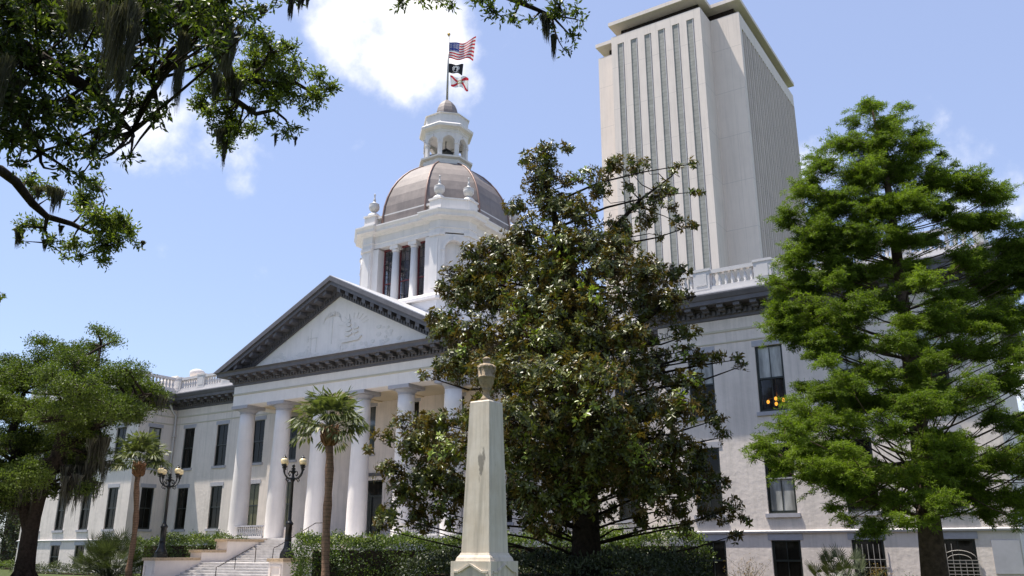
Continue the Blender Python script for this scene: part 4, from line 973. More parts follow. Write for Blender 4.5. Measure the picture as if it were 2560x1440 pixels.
# ---------------------------------------------------------------- southern magnolia
MG = np.array([28.4, -16.6, GZ])
mag = thing('magnolia_tree', 'large dark glossy magnolia tree with cream flowers in front of the right wing', 'tree', MG)
mg_blobs = [(1365,385,42),(1420,372,24),(1320,400,30),(1345,455,52),(1420,450,30),(1295,520,42),(1380,520,55),(1470,440,36),(1530,420,40),(1580,415,34),(1612,410,16),
 (1500,480,40),(1570,470,22),(1690,430,24),(1730,410,18),(1738,480,18),(1660,480,34),(1680,520,22),(1640,500,26),(1590,515,28),(1620,545,34),(1700,560,26),(1727,566,18),(1655,590,14),
 (1450,540,62),(1550,565,36),(1330,590,66),(1400,620,75),(1480,620,66),(1550,615,52),(1230,622,46),(1175,640,40),(1270,660,66),(1180,690,54),(1122,685,28),(1340,690,78),(1430,710,78),(1530,680,66),(1610,690,54),(1680,690,40),(1708,682,22),
 (1105,722,30),(1160,750,54),(1090,790,24),(1230,740,66),(1310,770,78),(1400,790,84),(1500,770,78),(1590,760,64),(1670,760,54),(1720,740,18),
 (1120,830,50),(1190,830,56),(1270,850,76),(1370,870,84),(1480,860,84),(1570,840,52),(1640,850,20),(1700,835,36),(1738,832,22),(1705,880,32),(1752,900,32),(1790,892,24),(1838,900,20),(1858,914,10),(1655,890,34),
 (1090,920,34),(1150,910,54),(1220,940,66),(1300,950,76),(1400,960,84),(1500,950,84),(1600,940,64),(1660,950,44),(1720,960,44),
 (1062,940,18),(1010,1052,34),(960,1092,28),(922,1126,18),(1040,1110,52),(1100,1060,54),(1130,1130,64),
 (1200,1050,66),(1290,1050,76),(1400,1060,84),(1500,1060,84),(1600,1040,74),(1690,1030,54),(1760,1010,36),(1790,1050,34),(1812,1092,22),
 (980,1182,42),(1010,1232,48),(1080,1200,62),(1140,1230,52),(970,1290,42),(1050,1285,42),(948,1322,18),(1110,1280,36),
 (1300,1150,76),(1400,1160,84),(1500,1150,76),(1600,1140,74),(1690,1120,50),(1750,1140,40),(1330,1240,50),(1400,1255,60),(1620,1230,50),(1700,1210,50),(1760,1222,42),(1802,1200,28),(1822,1272,36),(1862,1300,20),(1780,1290,34),(1838,1338,20),(1560,1225,36),(1665,1290,26),(1250,1290,34),(1330,1300,40),(1400,1320,34),(1530,1280,34),(1600,1300,34),(1720,1320,26),(1290,1220,44),(1230,1150,44),(1210,1240,36),(1450,1230,60),(1380,1190,60),(1540,1190,56),(1480,1290,36),(1600,1180,56),(1350,1330,30),(1560,1110,60),(1660,1180,44),(1700,1270,36),(1740,1180,40),(1060,1320,22),(1130,1310,24)]
k_m = mpp(MG)
lead = [atv(1467, 1440, MG), atv(1465, 1330, MG), atv(1462, 1180, MG), atv(1452, 950, MG), atv(1440, 760, MG), atv(1400, 600, MG), atv(1365, 450, MG), atv(1362, 380, MG)]
lead[0][2] = GZ-.05
b = MB(); b.tube(lead, [.60, .50, .44, .36, .28, .17, .08, .03], 12)
lead2 = [lead[4], atv(1500, 640, MG, .3), atv(1545, 560, MG, .2), atv(1600, 500, MG, 0), atv(1680, 440, MG, -.2)]; b.tube(lead2, [.17, .13, .10, .06, .03], 8)
lead3 = [lead[3], atv(1560, 840, MG, -.4), atv(1660, 760, MG, -.6), atv(1740, 740, MG, -.5)]; b.tube(lead3, [.20, .14, .09, .04], 8)
tw_ = MB()
centres = []
for (u, v, r) in mg_blobs:
    side_ = abs(u-1450)*k_m; h = (1400-v)*k_m
    R = 5.8*min(1, max(.25, (15.5-h)/9)) if h > 5 else 5.0
    depth = math.sqrt(max(.3, R*R-side_*side_*.75)) if side_ < R*1.1 else .6
    reps = 2 if r >= 50 else 1
    for j in range(reps):
        dd = (-1 if j == 0 else 1)*depth*rng.uniform(.15, .85) if r >= 50 else rng.uniform(-.45, .35)*depth
        if r >= 74: dd = (-1 if j == 0 else 1)*depth*rng.uniform(.35, .9)
        c = atv(u+(0 if j == 0 else rng.uniform(-25, 25)), v+(0 if j == 0 else rng.uniform(-25, 25)), MG, dd); centres.append((c, r*k_m*.95))
bases = []; dirs = []; axes = []
for c, r in centres:
    poly = lead if (c[2] < 8.2 or abs((c-lead[3])@CR) < 2.4) else lead2
    q, f = nearest_on(lead, c, .9)
    if abs((c-lead2[2])@CR) < 2.6 and c[2] > lead2[0][2]-.6 and (c-lead[4])@CR > .6: q, f = nearest_on(lead2, c, .6); f = .75
    dz = c-q; pth = [q, q+dz*.35+np.array([0, 0, .05*np.linalg.norm(dz)])+rng.normal(size=3)*.12, q+dz*.7+rng.normal(size=3)*.15, c]
    r0 = max(.035, min(.16, .035+.028*np.linalg.norm(dz)))*(1.15-f*.7)
    if c[2] > 3.2 or rng.random() < .5: b.tube(pth, [r0*(.55 if c[2] > 3 else .34), r0*(.42 if c[2] > 3 else .26), r0*(.28 if c[2] > 3 else .18), .012], 6)
    n = max(4, int(20*(r/.42)**2*(.75 if r > .8 else (.8 if r < .56 else 1))))
    sc, ax = sub_centres(c, r, n, .12, (1, 1, .95))
    dn = (sc[:, 2] < c[2]-.15*r) & (rng.random(n) < .28); sc[dn, 2] = 2*c[2]-sc[dn, 2]-.1*r; sc[:, 2] = c[2]+(sc[:, 2]-c[2])*.95
    ax = unit(ax+rdir(n)*.7+np.array([0, 0, .35]))
    for p_ in sc[::3]: tw_.tube([c+(p_-c)*.1, c+(p_-c)*.6+rng.normal(size=3)*.05, p_], [.014, .010, .006], 4, False)
    for p_, a_ in zip(sc, ax):
        m = rng.integers(8, 13); ph = np.arange(m)*2.4+rng.random()*6
        t1 = unit(np.cross(a_, [.3, .5, .8])); t2 = np.cross(a_, t1)
        el = rng.uniform(-.15, .75, m)
        dv = np.cos(ph)[:, None]*t1+np.sin(ph)[:, None]*t2+a_*el[:, None]
        bases.append(p_+a_*rng.uniform(-.12, .10, (m, 1))); dirs.append(dv); axes.append(np.repeat(a_[None], m, 0))
b.build('trunk', M['bark'], mag); tw_.build('twigs', M['bark'], mag)
bases = np.concatenate(bases); dirs = np.concatenate(dirs); axes = np.concatenate(axes); N = len(bases)
tint = rng.random(N)**1.15*.9; grp = (np.sin(bases[:, 0]*2.1+bases[:, 2]*1.7)+np.sin(bases[:, 1]*2.7-bases[:, 2]*1.2)) > 1.45; tint[grp & (rng.random(N) < .55)] = .97
leaf_mesh('crown', bases, dirs, axes+rng.normal(size=(N, 3))*.35, rng.uniform(.15, .25, N), rng.uniform(.065, .10, N), tint, M['leaf_mag'], mag, .18, .12)
print('magnolia leaves', N)
for (u, v) in [(918, 1128), (1000, 1098), (1028, 1010), (1160, 1092), (1122, 1183), (1392, 842), (1575, 660), (1682, 952), (1012, 1350-30), (1480, 800), (1210, 892), (1640, 1015)]:
    p = atv(u, v, MG, -3.4 if 1100 < u < 1700 else -1.0); f = MB()
    for j in range(8):
        a = j*2*math.pi/8; rr = .085; f.add([p, p+np.array([rr*.5*math.cos(a-.4), rr*.5*math.sin(a-.4), .05]), p+np.array([rr*math.cos(a), rr*math.sin(a), .10]), p+np.array([rr*.5*math.cos(a+.4), rr*.5*math.sin(a+.4), .05])], [(0, 1, 2, 3)])
    f.build('flower', M['petal'], mag)

# ---------------------------------------------------------------- bald cypress
CY = np.array([39.4, -15.6, GZ])
cyp = thing('cypress_tree', 'tall feathery bright green cypress tree in front of the right pavilion', 'tree', CY)
cy_blobs = [(2168,268,40),(2255,272,28),(2215,310,52),(2130,312,32),(2290,330,34),(2110,360,52),(2200,370,70),(2300,372,52),(2350,385,22),(2060,420,50),(2150,440,72),(2250,440,72),(2330,432,42),(2382,412,18),
 (2010,482,50),(2090,520,72),(2190,520,72),(2290,510,62),(2360,525,50),(2430,470,50),(2490,492,40),(1975,540,40),(2050,600,72),(2150,600,72),(2250,590,52),(2330,592,42),(2400,560,50),(2480,560,50),(2540,570,36),
 (1990,640,50),(1940,700,34),(2020,700,70),(2110,690,72),(2200,680,52),(2290,660,42),(2440,645,42),(2530,640,52),(1960,770,40),(2040,790,70),(2130,780,70),(2220,760,50),(2480,705,62),(2555,712,56),(2400,745,42),
 (1990,850,40),(2060,870,60),(2140,860,52),(2350,800,62),(2420,805,62),(2500,790,62),(2565,790,50),(2240,985,50),(2190,1005,50),(2300,965,34),(2380,872,52),(2460,882,52),(2540,880,52),(2300,872,42),
 (1985,1010,32),(2010,970,36),(2060,982,52),(2120,962,42),(2030,1042,60),(2100,1052,52),(1980,1082,50),(1920,1122,40),(1882,1142,20),(2010,1130,52),(2080,1122,60),(2150,1062,42),
 (2430,972,52),(2520,962,52),(2400,1022,34),(2480,1052,42),(2550,1062,52),(1960,1172,40),(2040,1192,50),(2110,1182,52),(2180,1192,52),(2260,1192,42),(2330,1182,42),(2420,1172,52),(2500,1162,52),(2565,1172,46),
 (2140,1242,40),(2220,1242,40),(2300,1242,32),(2380,1222,34),(2450,1232,52),(2540,1242,52),(2090,1275,26),(2120,1302,30),(2190,1322,40),(2260,1312,36),(2330,1302,22),(2480,1292,40),(2552,1302,34),(2400,1282,22),
 (2620,620,60),(2640,760,70),(2650,900,70),(2640,1040,70),(2640,1180,70),(2600,1290,50),(2690,1100,60)]
k_c = mpp(CY)
cy_blobs += [(u_, v_, 44) for u_, v_ in ((2230, 860), (2290, 930), (2330, 900), (2270, 1010), (2350, 1010), (2240, 1080), (2330, 1090), (2280, 820), (2390, 1120), (2210, 930), (2350, 740), (2310, 700), (2250, 1250), (2330, 1250), (2170, 930))]
for _ in range(60):
    v_ = rng.uniform(420, 1220); hw = 60+400*min(1, (v_-250)/620); u_ = 2250+(v_-240)*.06+rng.uniform(-.92, .92)*hw
    if u_ > 2030 or v_ < 840: cy_blobs.append((u_, v_, rng.uniform(34, 58)))
ct = [atv(2335, 1440, CY), atv(2322, 1300, CY), atv(2306, 1150, CY), atv(2275, 900, CY), atv(2250, 700, CY), atv(2225, 500, CY), atv(2200, 350, CY), atv(2172, 245, CY)]
ct[0][2] = GZ-.05
b = MB(); b.tube(ct, [.42, .33, .29, .23, .18, .12, .07, .02], 12)
for a_ in range(7): b.tube([ct[0]+np.array([.33*math.cos(a_*.9), .33*math.sin(a_*.9), 0]), ct[0]*.5+ct[1]*.5+np.array([.2*math.cos(a_*.9), .2*math.sin(a_*.9), 0]), ct[1]], [.16, .1, .05], 6)
bases = []; dirs = []; tw_ = MB(); tints = []
for (u, v, r) in cy_blobs:
    side_ = abs(u-2250)*k_c; h = (1440-v)*k_c; R = max(.5, 5.2*min(1, (14.6-h)/9.5)); depth = math.sqrt(max(.2, R*R-side_*side_*.8)) if side_ < R else .5
    for j in range(2 if r >= 40 else 1):
        dd = depth*(rng.uniform(-.95, -.1) if j == 0 else rng.uniform(.1, .9)); rr = r*k_c
        c = atv(u+(rng.uniform(-20, 20) if j else 0), v+(rng.uniform(-20, 20) if j else 0), CY, dd)
        q, f = nearest_on(ct[2:] if v > 1150 else ct[1:], c+np.array([0, 0, -.25*np.linalg.norm((c-CY)[:2])]), .2)
        pth = tip_path(q, c, .06, 4, .04); rb_ = (.032-.020*f)*min(1.3, .5+np.linalg.norm(c-q)/4); b.tube(pth, [rb_, rb_*.8, rb_*.6, rb_*.4, .012], 6)
        out = unit((c-q)*np.array([1, 1, .3])+1e-6)
        n = max(5, int(15*(rr/.42)**1.7)); gb = rng.uniform(-.28, .22)
        lat = unit(np.cross(out, [0, 0, 1.0])+1e-5)
        for _t in range(n):      # drooping twigs with two ranks of fine leaflets
            s0 = c+rng.normal(size=3)*rr*np.array([.30, .30, .20])-out*rr*.25
            a_ = out*rng.uniform(.3, 1.0)+lat*rng.normal()*.75+np.array([0, 0, rng.uniform(-.25, .75)]); a_ /= np.linalg.norm(a_)
            ln = rr*rng.uniform(.55, 1.15)
            e1 = s0+a_*ln*.5; e2 = e1+unit(a_+np.array([0, 0, -rng.uniform(.1, .9)]))*ln*.5
            tw_.tube([s0, e1, e2], [.010, .007, .003], 3, False)
            k_ = int(10+ln*26); t_ = rng.random(k_)[:, None]
            ax_ = np.where(t_ < .5, s0+(e1-s0)*t_*2, e1+(e2-e1)*(t_*2-1)); td = np.where(t_ < .5, e1-s0, e2-e1); td = unit(td)
            sd_ = unit(np.cross(td, [0, 0, 1.0])+rng.normal(size=(k_, 3))*.15)
            for sg in (-1, 1):   # side sprigs, each with its own leaflets
                sv = unit(sd_*sg+td*.55+np.array([0, 0, -.18])+rng.normal(size=(k_, 3))*.3)
                for q_ in (0.0, .045, .09):
                    lv = unit(sv+rng.normal(size=(k_, 3))*.45); bases.append(ax_+sv*q_+rng.normal(size=(k_, 3))*.012); dirs.append(lv); tints.append(np.clip(rng.random(k_)*.6+.2+gb, 0, 1)*.9)
b.build('trunk', M['barkred'], cyp); tw_.build('twigs', M['barkred'], cyp)
bases = np.concatenate(bases); dirs = np.concatenate(dirs); N = len(bases); print('cypress blades', N)
blade_mesh('crown', bases, dirs, rng.normal(size=(N, 3))+np.array([0, 0, .6]), rng.uniform(.06, .12, N), rng.uniform(.014, .026, N), np.concatenate(tints), M['leaf_cyp'], cyp)

# ---------------------------------------------------------------- live oak at the left
LO = at(62, 1438, 50.0); LO[2] = GZ
oak = thing('live_oak', 'spreading moss hung live oak at the far left, dark forked trunk', 'tree', LO, )
k_o = mpp(LO)
ot = [atv(58, 1450, LO), atv(75, 1330, LO), atv(105, 1220, LO, -.8), atv(142, 1140, LO, -2), atv(164, 1060, LO, -3), atv(178, 960, LO, -3.2), atv(200, 900, LO, -2.5)]
ot[0][2] = GZ-.05
ot2 = [ot[1], atv(60, 1250, LO, .4), atv(45, 1170, LO, .8), atv(30, 1080, LO, 1), atv(60, 980, LO, .6)]
ot3 = [ot[3], atv(215, 1085, LO, -1.2), atv(280, 1030, LO, -1.8), atv(360, 985, LO, -2)]
ot4 = [ot[4], atv(225, 1010, LO, .6), atv(240, 930, LO, 1), atv(255, 850, LO, 1)]
b = MB(); b.tube(ot, [.62, .46, .40, .36, .30, .2, .1], 12); b.tube(ot2, [.44, .38, .32, .24, .12], 10); b.tube(ot3, [.24, .2, .14, .06], 8); b.tube(ot4, [.24, .2, .13, .05], 8)
for a_ in range(6): b.tube([ot[0]+np.array([.8*math.cos(a_*1.05), .8*math.sin(a_*1.05), 0]), ot[0]*.55+ot[1]*.45, ot[1]], [.2, .18, .14], 6)
lo_blobs = [(240,828,18),(268,842,18),(226,862,18),(248,868,18),(290,852,12),(225,885,24),(110,862,38),(88,902,36),(160,892,44),(210,912,44),(60,935,48),(0,965,54),(130,952,54),(200,972,54),(280,945,24),(300,932,40),(342,962,44),(382,982,32),(408,986,12),(260,1002,54),(320,1022,44),(372,1012,22),
 (20,1022,54),(80,1032,54),(150,1032,54),(210,1052,44),(30,1102,54),(110,1112,54),(180,1102,44),(60,1182,50),(205,1150,26),(215,1200,22),(250,1100,18),(20,1242,32),(272,1062,18),(-60,1000,70),(-80,1100,70),(-40,1200,50),(10,900,30),(-60,920,50),(340,1000,24),(70,1140,28),(205,1175,22),(60,1235,32),(30,1180,40),(120,1230,20),(230,1145,16),(-20,1250,50),(250,1165,20),(215,1225,22),(235,1090,28),(80,1090,34),(265,1130,14),(390,1010,18),(330,1050,20)]
bases = []; dirs = []; nrm = []; tints = []; tw_ = MB(); anchors = []
for (u, v, r) in lo_blobs:
    rr = r*k_o; side_ = abs(u-120)*k_o; depth = math.sqrt(max(.6, 64-side_**2*.9)) if side_ < 8 else .8
    for j in range(3 if r >= 40 else 1):
        dd = depth*rng.uniform(-.9, .9) if r >= 40 else rng.uniform(-.3, .3)*depth
        c = atv(u+(rng.uniform(-25, 25) if j else 0), v+(rng.uniform(-14, 14) if j else 0), LO, dd)
        ps = [ot, ot2, ot3, ot4]; best = min(((np.linalg.norm(nearest_on(p_, c, .6)[0]-c), i) for i, p_ in enumerate(ps)))
        q, f = nearest_on(ps[best[1]], c, .6); b.tube(tip_path(q, c, .1, 4), [.13-.06*f, .11-.05*f, .08, .05, .02], 6)
        if v > 1000 and j == 0: anchors.append((c, r))
        ns = int(16*(rr/.9)**2)+5; sc, ax = sub_centres(c, rr, ns, .3, (1, 1, .62)); gb = rng.uniform(-.2, .2)
        for p_ in sc[::2]: tw_.tube([c+(p_-c)*.1, p_*.6+c*.4+rng.normal(size=3)*.06, p_], [.03, .02, .01], 4, False)
        m = 62
        bb = sc[:, None]+rng.normal(size=(ns, m, 3))*np.array([.24, .24, .13]); dv = unit(ax[:, None]*.5+rng.normal(size=(ns, m, 3))+np.array([0, 0, .25]))
        bases.append(bb.reshape(-1, 3)); dirs.append(dv.reshape(-1, 3)); tints.append(np.clip(rng.random(ns*m)*.7+.15+gb, 0, 1)*.9)
b.build('trunk', M['bark'], oak); tw_.build('twigs', M['bark'], oak)
bases = np.concatenate(bases); dirs = np.concatenate(dirs); N = len(bases); print('oak leaves', N)
blade_mesh('crown', bases, dirs, rng.normal(size=(N, 3))+np.array([0, 0, .8]), rng.uniform(.11, .19, N), rng.uniform(.05, .08, N), np.concatenate(tints), M['leaf_oakfar'], oak)
mp_ = [(210,1150,150),(235,1120,110),(175,1160,130),(200,1195,110),(245,1010,90),(310,1045,80),(340,1040,60),(385,1020,60),(130,1180,120),(60,1200,100),(150,1230,50),(20,1240,110),(215,1235,80),(185,1220,120),(280,1040,70),(90,1180,120),(-10,1180,120),(230,1180,90)]
for (u, v, l) in mp_:
    p = atv(u, v-28, LO, rng.uniform(-2.5, 1)); moss_mesh('moss_tuft', [p+rng.normal(size=3)*np.array([.4, .4, .08]) for _ in range(6)], [l*k_o*rng.uniform(.6, 1.05) for _ in range(6)], [.30]*6, oak, 40, .035)

# ---------------------------------------------------------------- overhanging oak in the foreground
FT = CAM+FH*5.5-CR*10.5; FT[2] = GZ
fo = thing('live_oak', 'overhanging live oak branches with hanging grey moss, close above at upper left', 'tree', FT)
top = FT+np.array([0, 0, 4.2]); b = MB()
b.tube([FT-np.array([0, 0, .05]), FT+np.array([.05, 0, 1.2]), FT+np.array([0, .1, 3]), top], [.85, .62, .58, .55], 14)
limbs = []
def limb(pts, rad): limbs.append([np.array(p) for p in pts]); b.tube(pts, rad, 9)
limb([top, at(-420, 300, 8.0), at(-150, 160, 8.2), at(60, 120, 8.4), at(250, 240, 8.5), at(330, 330, 8.6)], [.34, .26, .18, .09, .05, .02])
limb([top, at(-400, 60, 8.5), at(-60, -10, 9.0), at(200, -40, 9.6), at(420, 20, 10.2), at(600, -40, 10.6), at(740, -90, 11.0), at(1020, -90, 11.3), at(1240, -20, 11.5), at(1380, 40, 11.6)], [.36, .3, .25, .21, .18, .14, .10, .07, .05, .02])
limb([at(420, 30, 10.2), at(520, 80, 11.5), at(560, 150, 12.6), at(575, 195, 13.4), at(620, 198, 13.6), at(700, 215, 13.8), at(735, 205, 13.9), at(770, 225, 14), at(815, 225, 14)], [.15, .13, .10, .075, .06, .05, .04, .025, .012])
limb([at(575, 195, 13.4), at(588, 250, 13.4), at(640, 285, 13.5), at(685, 275, 13.6), at(715, 300, 13.6), at(735, 350, 13.7)], [.06, .05, .04, .028, .018, .008])
limb([top-np.array([0, 0, .6]), at(-500, 380, 9.5), at(-120, 395, 12.0), at(0, 425, 13.0), at(40, 455, 13.3), at(82, 510, 13.5), at(118, 542, 13.6), at(180, 560, 13.8), at(225, 582, 13.9), at(265, 578, 14.0), at(310, 555, 14.0)], [.24, .18, .11, .08, .075, .065, .052, .042, .032, .022, .010])
limb([top-np.array([0, 0, .9]), at(-520, 640, 11), at(-200, 720, 13), at(-25, 735, 13.8)], [.12, .08, .04, .01]); limb([at(118, 542, 13.6), at(112, 575, 13.6), at(125, 615, 13.7)], [.035, .025, .008]); limb([at(200, 570, 13.8), at(250, 540, 13.8), at(262, 500, 13.8), at(255, 480, 13.8)], [.022, .018, .012, .006]); limb([at(245, 583, 13.9), at(255, 610, 13.9), at(262, 640, 13.9)], [.018, .012, .006])
limb([at(620, 198, 13.6), at(660, 160, 13.7), at(680, 110, 13.8)], [.03, .02, .008]); limb([at(-60, 40, 9.0), at(20, 180, 8.8), at(60, 300, 8.6), at(100, 380, 8.5)], [.1, .07, .045, .015]); limb([at(200, 10, 9.6), at(300, 120, 9.2), at(380, 200, 9.1), at(400, 290, 9.1)], [.09, .06, .035, .012])
dark = [(40,60,75),(120,50,80),(200,60,72),(280,40,70),(350,60,60),(60,160,72),(140,170,72),(220,170,60),(300,150,60),(40,260,60),(110,270,60),(180,280,58),(250,270,46),(30,350,48),(90,340,38),(160,360,46),(230,370,36),(290,330,44),(350,260,42),(330,200,36),(380,290,30),(412,262,18),(240,400,24),(160,420,26),(200,444,16),(322,395,16),(45,412,16),
 (430,50,46),(500,30,46),(560,50,44),(610,30,34),(540,110,34),(470,110,34),(395,135,26),(620,80,16),(0,120,60),(0,220,60),(0,320,50),(10,15,70),(90,0,70),(180,-5,70),(270,-5,60),(360,0,60),(470,-10,50),(560,-10,40)]
litb = [(650,92,26),(680,132,32),(722,120,18),(742,172,24),(700,192,36),(640,162,38),(600,205,32),(662,232,32),(722,232,24),(512,165,34),(540,222,38),(502,262,24),(570,272,24),(800,192,18),(822,222,18),(790,242,24),(760,270,14),(690,250,18),(522,282,18),(560,322,28),(592,332,22),(562,362,18),(632,322,18),(712,332,14),(742,318,10),(672,312,14),(580,300,20),
 (70,452,20),(100,470,22),(90,562,18),(60,562,14),(130,602,14),(232,462,22),(215,502,28),(240,542,32),(302,562,28),(322,580,16),(262,612,28),(292,602,18),(182,612,22),(202,640,12),(262,652,14),(162,640,10),(340,612,8),(50,602,8),(272,575,26),(130,490,14),(300,540,16),(0,742,10),(-25,735,18)]
topb = [(1000,4,20),(1050,4,16),(1130,8,16),(1232,30,28),(1282,45,24),(1330,52,16),(1400,15,36),(1440,30,20),(1432,92,22),(1455,52,12),(1380,60,22),(1410,125,12),(720,2,22),(690,8,14),(1310,-10,30),(1100,-20,30),(1200,-10,30)]
def oak_leaves(name, blobs, d0, dvar, L, dens, light, sq=(1, 1, .8), big=0, grow=1.0):
    bs, ds, ts = [], [], []; tw = MB()
    for (u, v, r) in blobs:
        for j in range(1+big):
            d = d0+rng.uniform(-dvar, dvar); c = at(u, v, d); rr = r*d/FPX*grow
            best = min(((np.linalg.norm(nearest_on(p_, c)[0]-c), i) for i, p_ in enumerate(limbs))); q, f = nearest_on(limbs[best[1]], c)
            tw.tube(tip_path(q, c, .12, 4), [.02, .016, .012, .008, .005], 5)
            ns = max(3, int(dens*(rr/.15)**2)); sc, ax = sub_centres(c, rr, ns, .2, sq); gb = rng.uniform(-.15, .15)
            for p_ in sc: tw.tube([c+(p_-c)*.05, c+(p_-c)*.55+rng.normal(size=3)*.02, p_], [.006, .0045, .003], 3, False)
            m = 9; a_ = unit(ax+rdir(ns)*.8)
            t_ = np.linspace(-.5, .5, m)[None, :, None]
            bb = sc[:, None]+a_[:, None]*t_*L*2.0; dv = unit(rng.normal(size=(ns, m, 3))*.8+a_[:, None]*.7+np.array([0, 0, -.05]))
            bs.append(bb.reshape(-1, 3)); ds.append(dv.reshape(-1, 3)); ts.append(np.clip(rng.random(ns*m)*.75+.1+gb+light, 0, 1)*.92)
    bs = np.concatenate(bs); ds = np.concatenate(ds); N = len(bs); print(name, N)
    tw.build('twigs', M['bark'], fo)
    return leaf_mesh('foliage', bs, ds, rng.normal(size=(N, 3))+np.array([0, 0, .9]), rng.uniform(.7, 1.2, N)*L, rng.uniform(.30, .42, N)*L, np.concatenate(ts), M['leaf_oak'], fo, .12, .05)
oak_leaves('near', dark, 8.6, .9, .082, 10.5, -.25, big=1)  # leaf tint lowered: the crown's shade is put into the colour
oak_leaves('far', litb, 13.8, .5, .080, 27, .3, grow=1.28)  # leaf tint raised: sunlight on these sprays is put into the colour
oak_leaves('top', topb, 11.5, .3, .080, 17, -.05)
b.build('trunk', M['bark'], fo)
for (u, v, l, d, sp, n) in [(305,30,300,7.6,.07,3),(318,60,260,7.5,.06,3),(290,80,230,7.6,.06,3),(335,10,180,7.6,.06,3),(272,15,170,7.7,.06,3),(300,150,170,7.7,.06,3),(456,110,215,8.6,.028,10),(452,160,165,8.6,.022,8),(462,90,120,8.6,.04,6),(560,60,150,10,.07,8),(580,90,130,10.5,.06,7),(18,150,230,7.6,.06,4),(60,200,120,7.8,.05,2),(210,20,150,7.8,.08,6),(395,20,150,8.6,.05,6),(395,70,110,9.4,.06,4),(540,10,170,10.6,.12,6),(565,120,120,12.6,.10,5),(5,180,190,8.6,.06,6),(35,250,130,8.6,.05,4),(170,20,120,8.8,.1,5),(585,200,90,13.3,.08,5),(540,190,110,13.4,.05,4),(560,330,85,13.6,.07,4),(565,350,100,13.6,.03,3),(140,470,90,13.5,.07,4),(105,465,50,13.4,.08,3),(48,570,70,13.6,.05,3),(118,600,50,13.6,.05,3),(155,565,30,13.8,.03,2),(600,70,60,11,.05,3),(730,0,70,11,.02,3),(755,-10,60,11,.03,3),(770,-15,50,11,.03,3),(1365,40,100,11.6,.05,5),(1385,90,85,11.6,.03,4),(625,270,40,13.5,.05,3),(1010,-10,30,11.3,.03,2),(400,180,60,9,.05,3),(660,20,40,11,.05,3),(740,345,40,13.7,.02,2),(690,335,50,13.7,.02,2),(355,605,20,14,.03,2),(250,330,90,8.6,.06,4),(180,240,120,8.6,.06,4)]:
    p = at(u, v, d); moss_mesh('moss_tuft', [p+rng.normal(size=3)*sp*.6*np.array([1, 1, .4]) for _ in range(n)], [l*d/FPX*rng.uniform(.6, 1.02) for _ in range(n)], [sp]*n, fo, 70, .0038 if d < 10 else .007)
# the rest of the same crown, above and behind the viewer
hi = []
bs = []
for i in range(74):
    c = CAM+FH*rng.uniform(-9, 12)+CR*rng.uniform(-16, 2.5); c[2] = rng.uniform(5.4, 9.8)
    rel = c-CAM; z_ = rel@CF
    if z_ > .5:
        u_ = 1280+FPX*(rel@CR)/z_; v_ = 720-FPX*(rel@CU)/z_
        if -900 < v_ and u_ > -900: continue
    m = 420; bs.append(c+rng.normal(size=(m, 3))*np.array([1.1, 1.1, .5])); b2 = None
bs = np.concatenate(bs); N = len(bs)
leaf_mesh('upper_crown', bs, rng.normal(size=(N, 3)), rng.normal(size=(N, 3))+np.array([0, 0, 1.2]), rng.uniform(.10, .20, N), rng.uniform(.06, .09, N), rng.random(N)*.85, M['leaf_oak'], fo)

